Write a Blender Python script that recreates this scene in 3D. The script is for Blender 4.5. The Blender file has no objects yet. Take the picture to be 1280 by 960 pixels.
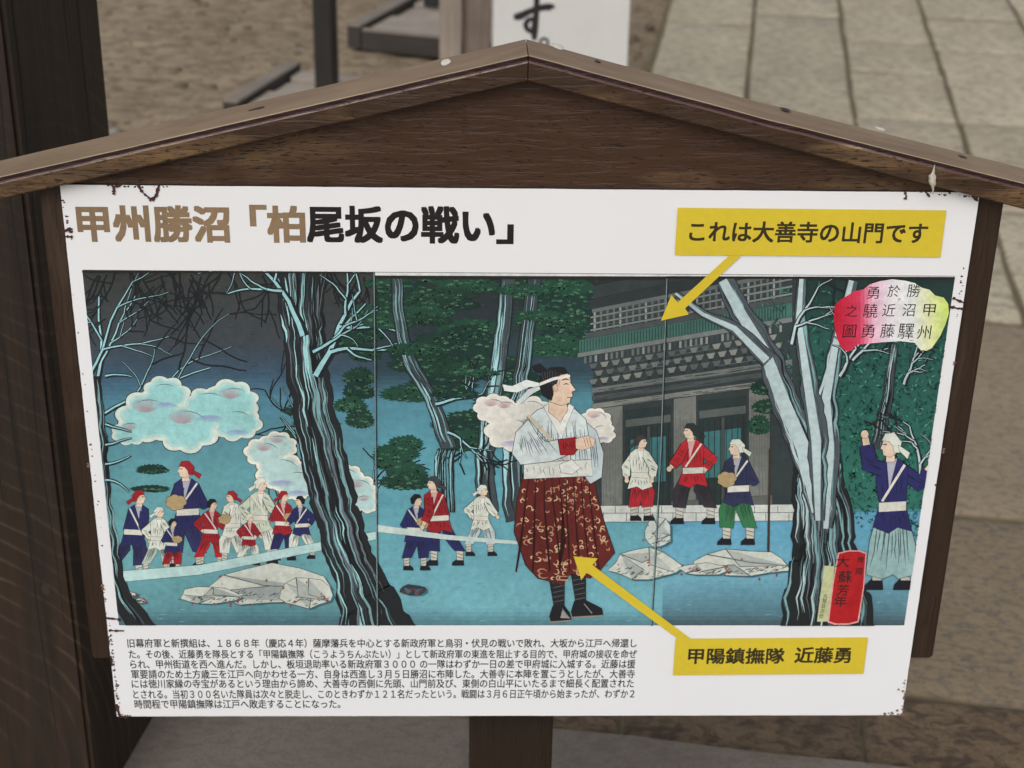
import bpy, bmesh, math, random
from mathutils import Vector, Matrix, noise
random.seed(7)
R = math.radians
S = bpy.context.scene
COL = S.collection

# ---------------------------------------------------------------- camera
BZ = 0.80                                   # height of the panel's centre above the ground
CAM = Vector((-0.06054, -1.51123, 0.82827 + BZ))
F, PITCH, ROLL, YAW = 2026.7, R(25.565), R(1.138), R(1.995)
fw = Vector((math.sin(YAW)*math.cos(PITCH), math.cos(YAW)*math.cos(PITCH), -math.sin(PITCH)))
rt0 = Vector((math.cos(YAW), -math.sin(YAW), 0)); up0 = rt0.cross(fw)
cr, sr = math.cos(ROLL), math.sin(ROLL)
rt = cr*rt0 + sr*up0; up = -sr*rt0 + cr*up0
cam = bpy.data.cameras.new('camera'); cam.sensor_width = 36; cam.lens = F/1280*36
cam.clip_start = 0.05; cam.clip_end = 500
cam.dof.use_dof = True; cam.dof.focus_distance = 1.62; cam.dof.aperture_fstop = 8.0
co = bpy.data.objects.new('camera', cam); COL.objects.link(co)
co.matrix_world = Matrix.Translation(CAM) @ Matrix((rt, up, -fw)).transposed().to_4x4()
S.camera = co

# ---------------------------------------------------------------- daylight
SUN_EL, SUN_AZ = R(42), R(200)               # azimuth clockwise from +Y: behind the viewer, a little left
w = bpy.data.worlds.new('World'); S.world = w; w.use_nodes = True
nt = w.node_tree; nt.nodes.clear()
sky = nt.nodes.new('ShaderNodeTexSky'); sky.sky_type = 'NISHITA'; sky.sun_disc = False
sky.sun_elevation = SUN_EL; sky.sun_rotation = SUN_AZ; sky.air_density = 1.2; sky.dust_density = 4
hs = nt.nodes.new('ShaderNodeHueSaturation'); hs.inputs['Saturation'].default_value = 0.22
bg = nt.nodes.new('ShaderNodeBackground'); bg.inputs['Strength'].default_value = 0.125
wo = nt.nodes.new('ShaderNodeOutputWorld')
nt.links.new(sky.outputs[0], hs.inputs['Color']); nt.links.new(hs.outputs[0], bg.inputs[0]); nt.links.new(bg.outputs[0], wo.inputs[0])
sl = bpy.data.lights.new('sun', 'SUN'); sl.energy = 0.7; sl.angle = R(60); sl.color = (1, .96, .9)
so = bpy.data.objects.new('sun', sl); COL.objects.link(so)
sd = Vector((math.sin(SUN_AZ)*math.cos(SUN_EL), math.cos(SUN_AZ)*math.cos(SUN_EL), math.sin(SUN_EL)))
so.rotation_euler = sd.to_track_quat('Z', 'Y').to_euler(); so.location = sd*20
S.view_settings.view_transform = 'Standard'; S.view_settings.look = 'None'
S.view_settings.gamma = 1; S.view_settings.use_curve_mapping = False
S.view_settings.exposure = 0.15

# ---------------------------------------------------------------- helpers
def ray(px, py): return fw + rt*((px-640)/F) - up*((py-480)/F)
def onY(px, py, Y=0.0):                     # a measured image point, laid on the upright plane y = Y
    d = ray(px, py); return CAM + d*((Y-CAM.y)/d.y)
def lin(c):
    return tuple((v/255/12.92 if v <= 10.3 else ((v/255+.055)/1.055)**2.4) for v in c)
def link(o, parent=None):
    COL.objects.link(o)
    if parent: o.parent = parent
    return o
def empty(name, label=None, cat=None, loc=(0, 0, 0), group=None, kind=None):
    o = bpy.data.objects.new(name, None); o.location = loc; o.empty_display_size = .05; COL.objects.link(o)
    if label: o['label'] = label
    if cat: o['category'] = cat
    if group: o['group'] = group
    if kind: o['kind'] = kind
    return o
def mesh(name, verts, faces, mats=None, parent=None, fm=None, smooth=False):
    m = bpy.data.meshes.new(name); m.from_pydata([tuple(v) for v in verts], [], faces)
    for k in (mats if isinstance(mats, (list, tuple)) else [mats]):
        if k: m.materials.append(k)
    if fm: m.polygons.foreach_set('material_index', fm)
    if smooth: m.shade_smooth()
    m.update()
    return link(bpy.data.objects.new(name, m), parent)
def from_bm(name, bm, mats, parent=None, smooth=False):
    m = bpy.data.meshes.new(name); bm.to_mesh(m); bm.free()
    for k in (mats if isinstance(mats, (list, tuple)) else [mats]): m.materials.append(k)
    if smooth: m.shade_smooth()
    return link(bpy.data.objects.new(name, m), parent)
def box_bm(x0, x1, y0, y1, z0, z1, bev=0.0, seg=2):
    bm = bmesh.new(); bmesh.ops.create_cube(bm, size=1)
    for v in bm.verts:
        v.co = Vector(((x0+x1)/2 + v.co.x*(x1-x0), (y0+y1)/2 + v.co.y*(y1-y0), (z0+z1)/2 + v.co.z*(z1-z0)))
    if bev: bmesh.ops.bevel(bm, geom=bm.edges[:], offset=bev, segments=seg, affect='EDGES', profile=.6)
    return bm
def box(name, x0, x1, y0, y1, z0, z1, mat, parent=None, bev=0.002):
    return from_bm(name, box_bm(x0, x1, y0, y1, z0, z1, bev), mat, parent)

# ---------------------------------------------------------------- materials
def newmat(name):
    m = bpy.data.materials.new(name); m.use_nodes = True
    n = m.node_tree.nodes; n.clear()
    b = n.new('ShaderNodeBsdfPrincipled'); o = n.new('ShaderNodeOutputMaterial')
    m.node_tree.links.new(b.outputs[0], o.inputs[0])
    return m, m.node_tree, b
def coords(nt, scale=(1, 1, 1), rot=(0, 0, 0), loc=(0, 0, 0)):
    t = nt.nodes.new('ShaderNodeTexCoord'); mp = nt.nodes.new('ShaderNodeMapping')
    mp.inputs['Scale'].default_value = scale; mp.inputs['Rotation'].default_value = rot; mp.inputs['Location'].default_value = loc
    nt.links.new(t.outputs['Object'], mp.inputs[0]); return mp.outputs[0]
def noi(nt, vec, scale, detail=6, rough=.6, dist=0.0):
    n = nt.nodes.new('ShaderNodeTexNoise'); n.inputs['Scale'].default_value = scale; n.inputs['Detail'].default_value = detail
    n.inputs['Roughness'].default_value = rough; n.inputs['Distortion'].default_value = dist
    nt.links.new(vec, n.inputs['Vector']); return n.outputs[0]
def ramp(nt, fac, stops, interp='LINEAR'):
    r = nt.nodes.new('ShaderNodeValToRGB'); r.color_ramp.interpolation = interp
    e = r.color_ramp.elements
    while len(e) < len(stops): e.new(.5)
    for k, (p, c) in enumerate(stops):
        e[k].position = p; e[k].color = (c, c, c, 1) if isinstance(c, (int, float)) else (*c, 1)
    nt.links.new(fac, r.inputs[0]); return r.outputs[0]
def mix(nt, fac, a, b, mode='MIX'):
    n = nt.nodes.new('ShaderNodeMix'); n.data_type = 'RGBA'; n.blend_type = mode
    for s, v in ((n.inputs[0], fac), (n.inputs[6], a), (n.inputs[7], b)):
        if isinstance(v, (int, float)): s.default_value = v if s == n.inputs[0] else (v, v, v, 1)
        elif isinstance(v, tuple): s.default_value = (*v, 1)
        else: nt.links.new(v, s)
    return n.outputs[2]
def math_(nt, op, a, b=0.0, c=0.0):
    n = nt.nodes.new('ShaderNodeMath'); n.operation = op
    for s, v in zip(n.inputs, (a, b, c)):
        if isinstance(v, (int, float)): s.default_value = v
        else: nt.links.new(v, s)
    return n.outputs[0]
def bump(nt, bsdf, h, strength=.5, dist=.002):
    n = nt.nodes.new('ShaderNodeBump'); n.inputs['Strength'].default_value = strength; n.inputs['Distance'].default_value = dist
    nt.links.new(h, n.inputs['Height']); nt.links.new(n.outputs[0], bsdf.inputs['Normal'])

def painted_wood(name, paint, bare, axis='X', gloss=.35, wear_lo=.5, wear_hi=.62, edge_wear=0.0, cold=.1, seed=0.0):
    """brown stain paint over coarse grained wood; where it is worn the bare, orange brown wood shows"""
    m, nt, b = newmat(name)
    L, T = 6.0, 70.0
    sc = (L, T, T) if axis == 'X' else ((T, L, T) if axis == 'Y' else (T, T, L))
    g = noi(nt, coords(nt, sc, loc=(seed, seed*.7, seed*1.3)), 1.0, 8, .65, .6)
    L2 = tuple(v*3.2 for v in sc)
    fine = noi(nt, coords(nt, L2, loc=(seed, 0, 0)), 1.0, 5, .6, .3)
    big = noi(nt, coords(nt, tuple((v*.16 if v == T else v*1.2) for v in sc), loc=(seed, 1, 2)), 1.0, 4, .6, .2)
    wsum = math_(nt, 'MULTIPLY_ADD', g, .35, math_(nt, 'MULTIPLY', big, .65))
    if edge_wear:
        tc = nt.nodes.new('ShaderNodeTexCoord'); sx = nt.nodes.new('ShaderNodeSeparateXYZ'); nt.links.new(tc.outputs['Object'], sx.inputs[0])
        wsum = math_(nt, 'ADD', wsum, math_(nt, 'MULTIPLY', math_(nt, 'SUBTRACT', math_(nt, 'ABSOLUTE', sx.outputs[0]), .2), edge_wear))
    wear = ramp(nt, wsum, [(wear_lo, 0.0), (wear_hi, 1.0)])
    barec = mix(nt, ramp(nt, g, [(.35, 0.0), (.62, 1.0)]), tuple(v*.45 for v in bare), bare)
    pits = ramp(nt, fine, [(.30, 0.0), (.37, 1.0)])
    barec = mix(nt, pits, tuple(v*.15 for v in bare), barec)
    pv = mix(nt, ramp(nt, g, [(.3, 0.0), (.7, 1.0)]), tuple(v*.86 for v in paint), tuple(v*1.1 for v in paint))
    colr = mix(nt, wear, pv, barec)
    if axis == 'X':                            # short dark pores of the grain, dense where the paint is thin
        por = noi(nt, coords(nt, (95, 520, 520), loc=(seed, 8, 3)), 1.0, 2, .5, .4)
        dens = noi(nt, coords(nt, (9, 14, 14), loc=(seed, 2, 6)), 1.0, 3, .5)
        pm = ramp(nt, math_(nt, 'SUBTRACT', por, math_(nt, 'MULTIPLY_ADD', wear, .10, math_(nt, 'MULTIPLY', dens, .10))), [(.255, 1.0), (.30, 0.0)])
        colr = mix(nt, math_(nt, 'MULTIPLY', pm, .85), colr, lin((30, 22, 16)))
    nt.links.new(colr, b.inputs['Base Color'])
    b.inputs['Specular IOR Level'].default_value = .32
    rr = math_(nt, 'MULTIPLY_ADD', wear, .3, gloss)
    nt.links.new(rr, b.inputs['Roughness'])
    hgt = math_(nt, 'ADD', math_(nt, 'MULTIPLY', g, .6), math_(nt, 'MULTIPLY', ramp(nt, fine, [(.32, 0.0), (.5, 1.0)]), .5))
    if axis == 'X':                            # short raised grain ridges that catch the sky
        rid = ramp(nt, noi(nt, coords(nt, (75, 420, 420), loc=(seed, 5, 1)), 1.0, 2, .5, .8), [(.66, 0.0), (.70, 1.0)])
        hgt = math_(nt, 'ADD', math_(nt, 'MULTIPLY', hgt, .5), math_(nt, 'MULTIPLY', rid, .55))
    bump(nt, b, hgt, .8, .0016)
    return m

def weathered_wood(name, a, c, axis='X', rough=.8, bumpd=.002, seed=0.0, tint=None):
    m, nt, b = newmat(name)
    L, T = 1.6, 30.0
    sc = (L, T, T) if axis == 'X' else ((T, L, T) if axis == 'Y' else (T, T, L))
    g = noi(nt, coords(nt, sc, loc=(seed, seed, seed)), 1.0, 9, .68, .5)
    big = noi(nt, coords(nt, (7, 7, 7), loc=(seed, 3, 2)), 1.0, 4, .6, .3)
    base = mix(nt, ramp(nt, g, [(.3, 0.0), (.7, 1.0)]), a, c)
    base = mix(nt, ramp(nt, big, [(.3, 0.0), (.75, .55)]), base, tint or tuple(v*.55 for v in a))
    nt.links.new(base, b.inputs['Base Color']); b.inputs['Roughness'].default_value = rough
    bump(nt, b, g, .6, bumpd)
    return m

PAINT = lin((88, 60, 46))
M = {}
M['beam_front'] = painted_wood('worn brown paint on roof board', lin((60, 44, 33)), lin((112, 86, 58)), 'X', .32, .49, .62, .44)
M['beam_edge'], nt_, b_ = newmat('dark glossy paint lip')
b_.inputs['Base Color'].default_value = (*lin((46, 30, 32)), 1); b_.inputs['Roughness'].default_value = .3
bump(nt_, b_, noi(nt_, coords(nt_, (30, 300, 300)), 1.0, 6, .7, .8), .8, .002)
M['beam_gloss'] = painted_wood('glossy worn arris', lin((90, 66, 62)), lin((150, 130, 110)), 'X', .16, .5, .62, .1)
M['beam_worn'] = weathered_wood('bare worn arris', lin((150, 130, 104)), lin((184, 164, 136)), 'X', .7, .0010)
M['beam_top'] = weathered_wood('weathered top of roof board', lin((116, 97, 78)), lin((150, 129, 105)), 'X', .75, .0012, 0.0, lin((92, 70, 56)))
M['gable'] = painted_wood('brown paint on gable board', lin((66, 46, 34)), lin((98, 74, 50)), 'X', .34, .53, .66, .46, seed=4)
M['stile'] = painted_wood('brown paint on side stile', lin((52, 39, 30)), lin((68, 52, 39)), 'Z', .45, .50, .70, 0, seed=9)
M['post'] = painted_wood('brown paint on sign post', lin((42, 32, 24)), lin((56, 44, 34)), 'Z', .5, .6, .9, 0, seed=2)
M['grey_plank'] = weathered_wood('grey weathered plank', lin((142, 132, 122)), lin((172, 162, 150)), 'X', .85)
M['dark_wood'] = weathered_wood('dark stained rail', lin((46, 41, 37)), lin((64, 58, 52)), 'X', .7)
M['grey_rail'] = weathered_wood('grey rail', lin((116, 107, 98)), lin((142, 132, 122)), 'Y', .8)
M['black_post'] = weathered_wood('black brown post', lin((24, 22, 19)), lin((34, 31, 27)), 'Z', .6)
M['pale_post'] = weathered_wood('pale bleached post', lin((128, 116, 104)), lin((170, 158, 146)), 'Z', .8)

# pillar: old dark timber with arching growth rings
m, nt_, b_ = newmat('old dark pillar timber'); M['pillar'] = m
cc = coords(nt_, (1.0, 1.0, .75), loc=(.02, .24, -.06))
dn = nt_.nodes.new('ShaderNodeTexNoise'); dn.inputs['Scale'].default_value = 3.2; dn.inputs['Detail'].default_value = 3
nt_.links.new(cc, dn.inputs['Vector'])
vl = nt_.nodes.new('ShaderNodeVectorMath'); vl.operation = 'LENGTH'; nt_.links.new(cc, vl.inputs[0])
rad = math_(nt_, 'ADD', vl.outputs['Value'], math_(nt_, 'MULTIPLY', dn.outputs[0], .085))
ring_f = math_(nt_, 'FRACT', math_(nt_, 'MULTIPLY', rad, 46.0))
gr = noi(nt_, coords(nt_, (26, 26, 1.6)), 1.0, 8, .65, .8)
ln = ramp(nt_, ring_f, [(.0, 1.0), (.07, .2), (.2, 0.0), (.8, 0.0), (1.0, .9)])
low = nt_.nodes.new('ShaderNodeTexCoord'); sp = nt_.nodes.new('ShaderNodeSeparateXYZ'); nt_.links.new(low.outputs['Object'], sp.inputs[0])
fade = ramp(nt_, math_(nt_, 'MULTIPLY_ADD', sp.outputs[2], .8, 0.0), [(.30, .75), (.95, .05)])
ln2 = math_(nt_, 'MULTIPLY', ln, math_(nt_, 'MULTIPLY', fade, math_(nt_, 'MULTIPLY', ramp(nt_, gr, [(.35, .15), (.65, 1.0)]), ramp(nt_, noi(nt_, coords(nt_, (9, 9, 7), loc=(3, 1, 4)), 1.0, 3, .6, .5), [(.36, .12), (.6, 1.0)]))))
base = mix(nt_, ramp(nt_, gr, [(.3, 0.0), (.72, 1.0)]), lin((26, 21, 17)), lin((56, 42, 31)))
base = mix(nt_, ln2, base, lin((88, 72, 54)))
nt_.links.new(base, b_.inputs['Base Color']); b_.inputs['Roughness'].default_value = .72
b_.inputs['Specular IOR Level'].default_value = .3
bump(nt_, b_, math_(nt_, 'ADD', ln2, math_(nt_, 'MULTIPLY', gr, .6)), .7, .004)

# sheet panel
m, nt_, b_ = newmat('white sheet laminate'); M['panel'] = m
dn = noi(nt_, coords(nt_, (3, 3, 3)), 1.0, 5, .6)
nt_.links.new(mix(nt_, ramp(nt_, dn, [(.35, 0.0), (.75, 1.0)]), (.79, .80, .82), (.76, .765, .775)), b_.inputs['Base Color'])
b_.inputs['Roughness'].default_value = .38
bump(nt_, b_, noi(nt_, coords(nt_, (60, 60, 60)), 1.0, 3, .5), .08, .0006)
m, nt_, b_ = newmat('dark cut edge of panel'); M['panel_edge'] = m
b_.inputs['Base Color'].default_value = (.02, .016, .018, 1); b_.inputs['Roughness'].default_value = .7
def printed(name, colour=None, vcol=False, rough=.38, var=.12):
    m, nt, b = newmat(name)
    n1 = noi(nt, coords(nt, (120, 120, 120)), 1.0, 5, .7)
    n2 = noi(nt, coords(nt, (9, 9, 9)), 1.0, 4, .6)
    s = mix(nt, .5, n1, n2)
    s = ramp(nt, s, [(.3, 1-var*2), (.7, 1+var)])
    if vcol:
        a = nt.nodes.new('ShaderNodeVertexColor'); a.layer_name = 'ink'; c = a.outputs[0]
    else: c = colour
    nt.links.new(mix(nt, 1.0, c if not isinstance(c, tuple) else c, s, 'MULTIPLY'), b.inputs['Base Color'])
    b.inputs['Roughness'].default_value = rough
    return m
M['picture'] = printed('printed picture inks', vcol=True, var=.2)
M['black_ink'] = printed('black print', lin((28, 26, 28)), var=.1)
M['glare_ink'] = printed('title letters browned by painted glare', lin((136, 113, 86)), var=.18, rough=.5)  # brown stands in for light reflecting off the first title letters
M['yellow'] = printed('yellow print', lin((214, 190, 52)), var=.05)
M['callout_ink'] = printed('dark olive letters', lin((52, 46, 26)), var=.05)
M['rust'] = printed('dark red brown flake', lin((72, 36, 32)), var=.3, rough=.6)
M['rust_pale'] = printed('pale rusty stain', lin((132, 100, 84)), var=.3, rough=.7)
M['white_dropping'] = printed('chalky white', lin((205, 202, 190)), var=.15, rough=.9)
M['husk'] = printed('pale dry husk', lin((196, 188, 172)), var=.3, rough=.9)
M['knot'] = printed('dark knot', lin((48, 34, 28)), var=.2, rough=.7)
M['sign_white'] = printed('white painted board', lin((206, 205, 203)), var=.035, rough=.5)
M['brush_ink'] = printed('black brush paint', lin((26, 26, 26)), var=.1, rough=.6)

# ground materials
def stone_mat(name, a, c, speck, bd=.006, sc=1.0):
    m, nt, b = newmat(name)
    big = noi(nt, coords(nt, (2.2*sc,)*3), 1.0, 5, .6, .4)
    mid = noi(nt, coords(nt, (20*sc, 34*sc, 20*sc)), 1.0, 6, .7, .8)
    fin = noi(nt, coords(nt, (120*sc,)*3), 1.0, 4, .6)
    oi = nt.nodes.new('ShaderNodeObjectInfo')
    base = mix(nt, ramp(nt, big, [(.3, 0.0), (.7, 1.0)]), a, c)
    base = mix(nt, ramp(nt, mid, [(.46, 0.0), (.60, .9)]), base, speck)
    base = mix(nt, ramp(nt, fin, [(.35, .35), (.6, 0.0)]), base, tuple(v*.5 for v in a))
    rv = ramp(nt, oi.outputs['Random'], [(0, .84), (1, 1.12)])
    rim = nt.nodes.new('ShaderNodeAttribute'); rim.attribute_name = 'rim'
    dirt = ramp(nt, math_(nt, 'ADD', rim.outputs['Fac'], math_(nt, 'MULTIPLY', math_(nt, 'SUBTRACT', fin, .5), .9)), [(.35, 0.0), (.95, 1.0)])
    nt.links.new(mix(nt, dirt, mix(nt, 1.0, base, rv, 'MULTIPLY'), lin((104, 92, 72))), b.inputs['Base Color'])
    b.inputs['Roughness'].default_value = .88
    h = math_(nt, 'ADD', math_(nt, 'MULTIPLY', mid, .7), math_(nt, 'MULTIPLY', fin, .3))
    bump(nt, b, h, .8, bd)
    return m
M['paving'] = stone_mat('pale paving stone', lin((168, 157, 136)), lin((196, 185, 162)), lin((140, 131, 113)))
M['rough_stone'] = stone_mat('rough dressed stone', lin((106, 87, 66)), lin((130, 110, 86)), lin((66, 52, 42)), .020, 1.2)
M['near_paving_shaded'] = stone_mat('worn paving stone darkened for roof shade', lin((134, 117, 93)), lin((152, 134, 108)), lin((100, 94, 88)), .010, 2.2)  # darker tone puts the shade under the gate roof into the stone colour
M['mid_paving_shaded'] = stone_mat('worn paving stone half darkened for roof shade', lin((152, 135, 111)), lin((166, 149, 124)), lin((122, 113, 102)), .008, 2.0)  # middle step of that roof shade, likewise painted into the colour
M['slab'] = stone_mat('smooth grey foundation slab', lin((112, 103, 95)), lin((126, 116, 106)), lin((105, 96, 88)), .002, 1.6)
m, nt_, b_ = newmat('bare earth'); M['earth'] = m
c1 = noi(nt_, coords(nt_, (1.3,)*3), 1.0, 6, .6, .3); c2 = noi(nt_, coords(nt_, (11, 16, 11)), 1.0, 8, .75, .6); c3 = noi(nt_, coords(nt_, (90,)*3), 1.0, 4, .6)
base = mix(nt_, ramp(nt_, c1, [(.3, 0.0), (.7, 1.0)]), lin((142, 125, 102)), lin((166, 149, 124)))
base = mix(nt_, ramp(nt_, c2, [(.40, .8), (.57, 0.0)]), base, lin((92, 76, 58)))
base = mix(nt_, ramp(nt_, c3, [(.60, 0.0), (.72, .5)]), base, lin((186, 176, 158)))
nt_.links.new(base, b_.inputs['Base Color']); b_.inputs['Roughness'].default_value = .95
bump(nt_, b_, math_(nt_, 'ADD', c2, math_(nt_, 'MULTIPLY', c3, .3)), 1.0, .018)
m, nt_, b_ = newmat('mossy joint earth'); M['joint'] = m
c2 = noi(nt_, coords(nt_, (10,)*3), 1.0, 6, .7, .3)
nt_.links.new(mix(nt_, ramp(nt_, c2, [(.4, 0.0), (.6, 1.0)]), lin((98, 84, 64)), lin((106, 100, 72))), b_.inputs['Base Color'])
b_.inputs['Roughness'].default_value = .95
M['pebble'] = stone_mat('pebble', lin((120, 112, 100)), lin((160, 152, 140)), lin((90, 84, 76)), .002, 3)

# ---------------------------------------------------------------- the ground
TH = R(10.3); CT, ST = math.cos(TH), math.sin(TH)
def uv(u, v, z=0.0): return Vector((u*CT + v*ST, -u*ST + v*CT, z))   # paving axes: u across, v away

def add_ground():
    bm = bmesh.new()
    # fine grid near, coarse sheet beyond, one mesh
    xs = [-250, -60, -15] + [-5 + i*.05 for i in range(int(11/.05)+1)] + [16, 60, 250]
    ys = [-250, -60, -10] + [-2 + i*.05 for i in range(int(13/.05)+1)] + [20, 60, 250]
    vs = []
    for y in ys:
        row = []
        for x in xs:
            z = 0.0
            if -5 <= x <= 6 and -2 <= y <= 11:
                u, v = x*CT - y*ST, x*ST + y*CT
                a = noise.noise(Vector((x*3, y*3, 0)))*.012 + noise.noise(Vector((x*11, y*11, 5)))*.013
                z = a
                if u > -.26: z = -.02 + a*.3
            row.append(bm.verts.new((x, y, z)))
        vs.append(row)
    for j in range(len(ys)-1):
        for i in range(len(xs)-1):
            bm.faces.new((vs[j][i], vs[j][i+1], vs[j+1][i+1], vs[j+1][i]))
    o = from_bm('ground', bm, M['earth'], smooth=True); o['kind'] = 'structure'; return o
add_ground()

def stone_mesh(du, dv, h, seed, irr=.007, nx=4, ny=4, rough=.004):
    """a dressed stone: slightly wandering outline, worn rounded arrises, centre at the origin, top at z = 0"""
    rnd = random.Random(seed); bm = bmesh.new()
    nu, nv = nx+2, ny+2
    def co(i, n, d):
        if i == 0: return -d/2
        if i == n-1: return d/2
        e = .014
        return -d/2 + e + (d-2*e)*(i-1)/(n-3)
    g = []
    for j in range(nv):
        row = []
        for i in range(nu):
            x, y = co(i, nu, du), co(j, nv, dv)
            edge = (i in (0, nu-1)) or (j in (0, nv-1))
            z = .6*rough*noise.noise(Vector((x*9+seed, y*9, seed*.3))) - (.007 if edge else 0)
            if edge:
                x += irr*noise.noise(Vector((x*6, y*9, seed)))*1.6; y += irr*noise.noise(Vector((x*9, y*6, seed+9)))*1.6
            row.append(bm.verts.new((x, y, z)))
        g.append(row)
    for j in range(nv-1):
        for i in range(nu-1): bm.faces.new((g[j][i], g[j][i+1], g[j+1][i+1], g[j+1][i]))
    bd = [e for e in bm.edges if e.is_boundary]
    r = bmesh.ops.extrude_edge_only(bm, edges=bd)
    for v in [q for q in r['geom'] if isinstance(q, bmesh.types.BMVert)]: v.co.z = -h
    bmesh.ops.recalc_face_normals(bm, faces=bm.faces[:])
    m = bpy.data.meshes.new('paving_stone'); bm.to_mesh(m); bm.free(); m.shade_smooth()
    at = m.attributes.new('rim', 'FLOAT', 'POINT')
    at.data.foreach_set('value', [1.0 if (v.co.z < -.02 or abs(abs(v.co.x)-du/2) < .010 or abs(abs(v.co.y)-dv/2) < .010) else 0.0 for v in m.vertices])
    return m

paving = empty('stone_paving', kind='structure')
bed = mesh('joint_bed', [uv(-.20, .586, -.008), uv(4.5, .586, -.008), uv(4.5, 12, -.008), uv(-.20, 12, -.008)], [(0, 1, 2, 3)], M['joint'], paving)
bed['kind'] = 'structure'
cols = [(-.185, .200), (.200, .588), (.588, .957), (.957, 1.38), (1.38, 1.78), (1.78, 2.2), (2.2, 2.62)]
cuts = {0: [.80, 1.5, 2.3, 3.1, 3.95, 5.63, 6.9, 7.8, 9], 1: [.80, 1.44, 2.1, 2.9, 3.75, 5.90, 6.6, 7.7, 9],
        2: [.80, 1.44, 2.46, 3.2, 4.31, 4.97, 5.48, 6.7, 7.7, 9], 3: [.80, 1.44, 2.46, 3.35, 4.31, 5.40, 6.00, 6.9, 8, 9],
        4: [.80, 1.44, 2.6, 3.5, 4.5, 5.2, 6.2, 7, 8, 9], 5: [.8, 1.7, 2.7, 3.6, 4.4, 5.5, 6.5, 7.7, 9], 6: [.8, 1.9, 3, 4.1, 5.2, 6.1, 7.2, 8.2, 9]}
ns = 0
def lay_stone(u0, u1, v0, v1, z, mat, h=.05, gap=.009, **k):
    global ns
    ns += 1
    me = stone_mesh(u1-u0-gap, v1-v0-gap, h, ns*1.37, **k); me.materials.append(mat)
    o = bpy.data.objects.new('paving_stone', me); o.location = uv((u0+u1)/2, (v0+v1)/2, z+random.uniform(-.003, .003))
    o.rotation_euler = (random.uniform(-.004, .004), random.uniform(-.004, .004), -TH + random.uniform(-.006, .006))
    link(o, paving); return o
for c, (u0, u1) in enumerate(cols):
    for a, b in zip(cuts[c], cuts[c][1:]):
        # below v = 2.46 two columns run together into broad stones
        if c in (2, 3) and a < 2.45: continue
        if c == 1 and a < 1.43: continue
        lay_stone(u0, u1, a, b, .002, M['paving'], nx=9, ny=9, rough=.007)
lay_stone(.200, 1.38, .80, 1.44, .002, M['near_paving_shaded'], nx=14, ny=8, gap=.005)
lay_stone(.588, 1.38, 1.44, 2.46, .002, M['mid_paving_shaded'], nx=8, ny=8, gap=.006)
# rough blocks beside the foundation slab
for a, b in ((-1.6, -1.1), (-1.1, -.66), (-.66, -.28), (-.28, .09), (.09, .474), (.474, 1.0), (1.0, 1.5), (1.5, 2.1), (2.1, 2.7)):
    lay_stone(a, b, .592, .80, .003, M['rough_stone'], nx=16, ny=9, rough=.009, irr=.004, gap=.005)

# foundation slab the pillar and the sign post stand on
bm = bmesh.new()
N = 40; top = []
for i in range(N+1):
    u = -2.2 + 4.4*i/N
    top.append(uv(u, .583 + .006*noise.noise(Vector((u*5, 0, 0))), .03))
bot = [uv(-2.2, -1.6, .03), uv(2.2, -1.6, .03)]
tv = [bm.verts.new(v) for v in top]; bv = [bm.verts.new(v) for v in bot]
f = bm.faces.new(tv[::-1] + bv)
bmesh.ops.recalc_face_normals(bm, faces=[f])
r = bmesh.ops.extrude_face_region(bm, geom=[f]); 
for v in [q for q in r['geom'] if isinstance(q, bmesh.types.BMVert)]: v.co.z = -.06
bmesh.ops.recalc_face_normals(bm, faces=bm.faces[:])
bmesh.ops.bevel(bm, geom=[e for e in bm.edges if all(abs(v.co.z-.03) < 1e-5 for v in e.verts)], offset=.010, segments=3, affect='EDGES')
slab = from_bm('foundation_slab', bm, M['slab']); slab['kind'] = 'structure'

# pebbles and grit on the earth
pb = []
for k in range(5):
    bm = bmesh.new(); bmesh.ops.create_icosphere(bm, subdivisions=1, radius=1)
    for v in bm.verts: v.co *= 1+.35*noise.noise(v.co*1.3+Vector((k*7, 0, 0))); v.co.z *= .6
    pb.append(([v.co.copy() for v in bm.verts], [[q.index for q in f.verts] for f in bm.faces])); bm.free()
V, Fc, Gm = [], [], []
for i in range(6500):
    x, y = random.uniform(-3.2, 1.4), random.uniform(1.2, 8.5)
    u = x*CT - y*ST
    if u > -.22: continue
    s = min(.034, .0044*(1/max(.02, random.random()))**.55)
    vv, ff = random.choice(pb); a = random.uniform(0, 6.28); n0 = len(V)
    z = noise.noise(Vector((x*3, y*3, 0)))*.012 + noise.noise(Vector((x*11, y*11, 5)))*.013
    for p in vv: V.append((x+s*(p.x*math.cos(a)-p.y*math.sin(a)), y+s*(p.x*math.sin(a)+p.y*math.cos(a)), z+s*p.z*.8))
    Fc += [[q+n0 for q in f] for f in ff]; Gm += [1 if random.random() < .72 else 0]*len(ff)
M['clod'] = stone_mat('earth clod', lin((104, 88, 68)), lin((140, 124, 100)), lin((70, 58, 44)), .004, 3)
g = mesh('gravel', V, Fc, [M['pebble'], M['clod']], smooth=True, fm=Gm); g['kind'] = 'stuff'
g['label'] = 'small loose pebbles strewn over the bare brown earth'; g['category'] = 'gravel'

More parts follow.
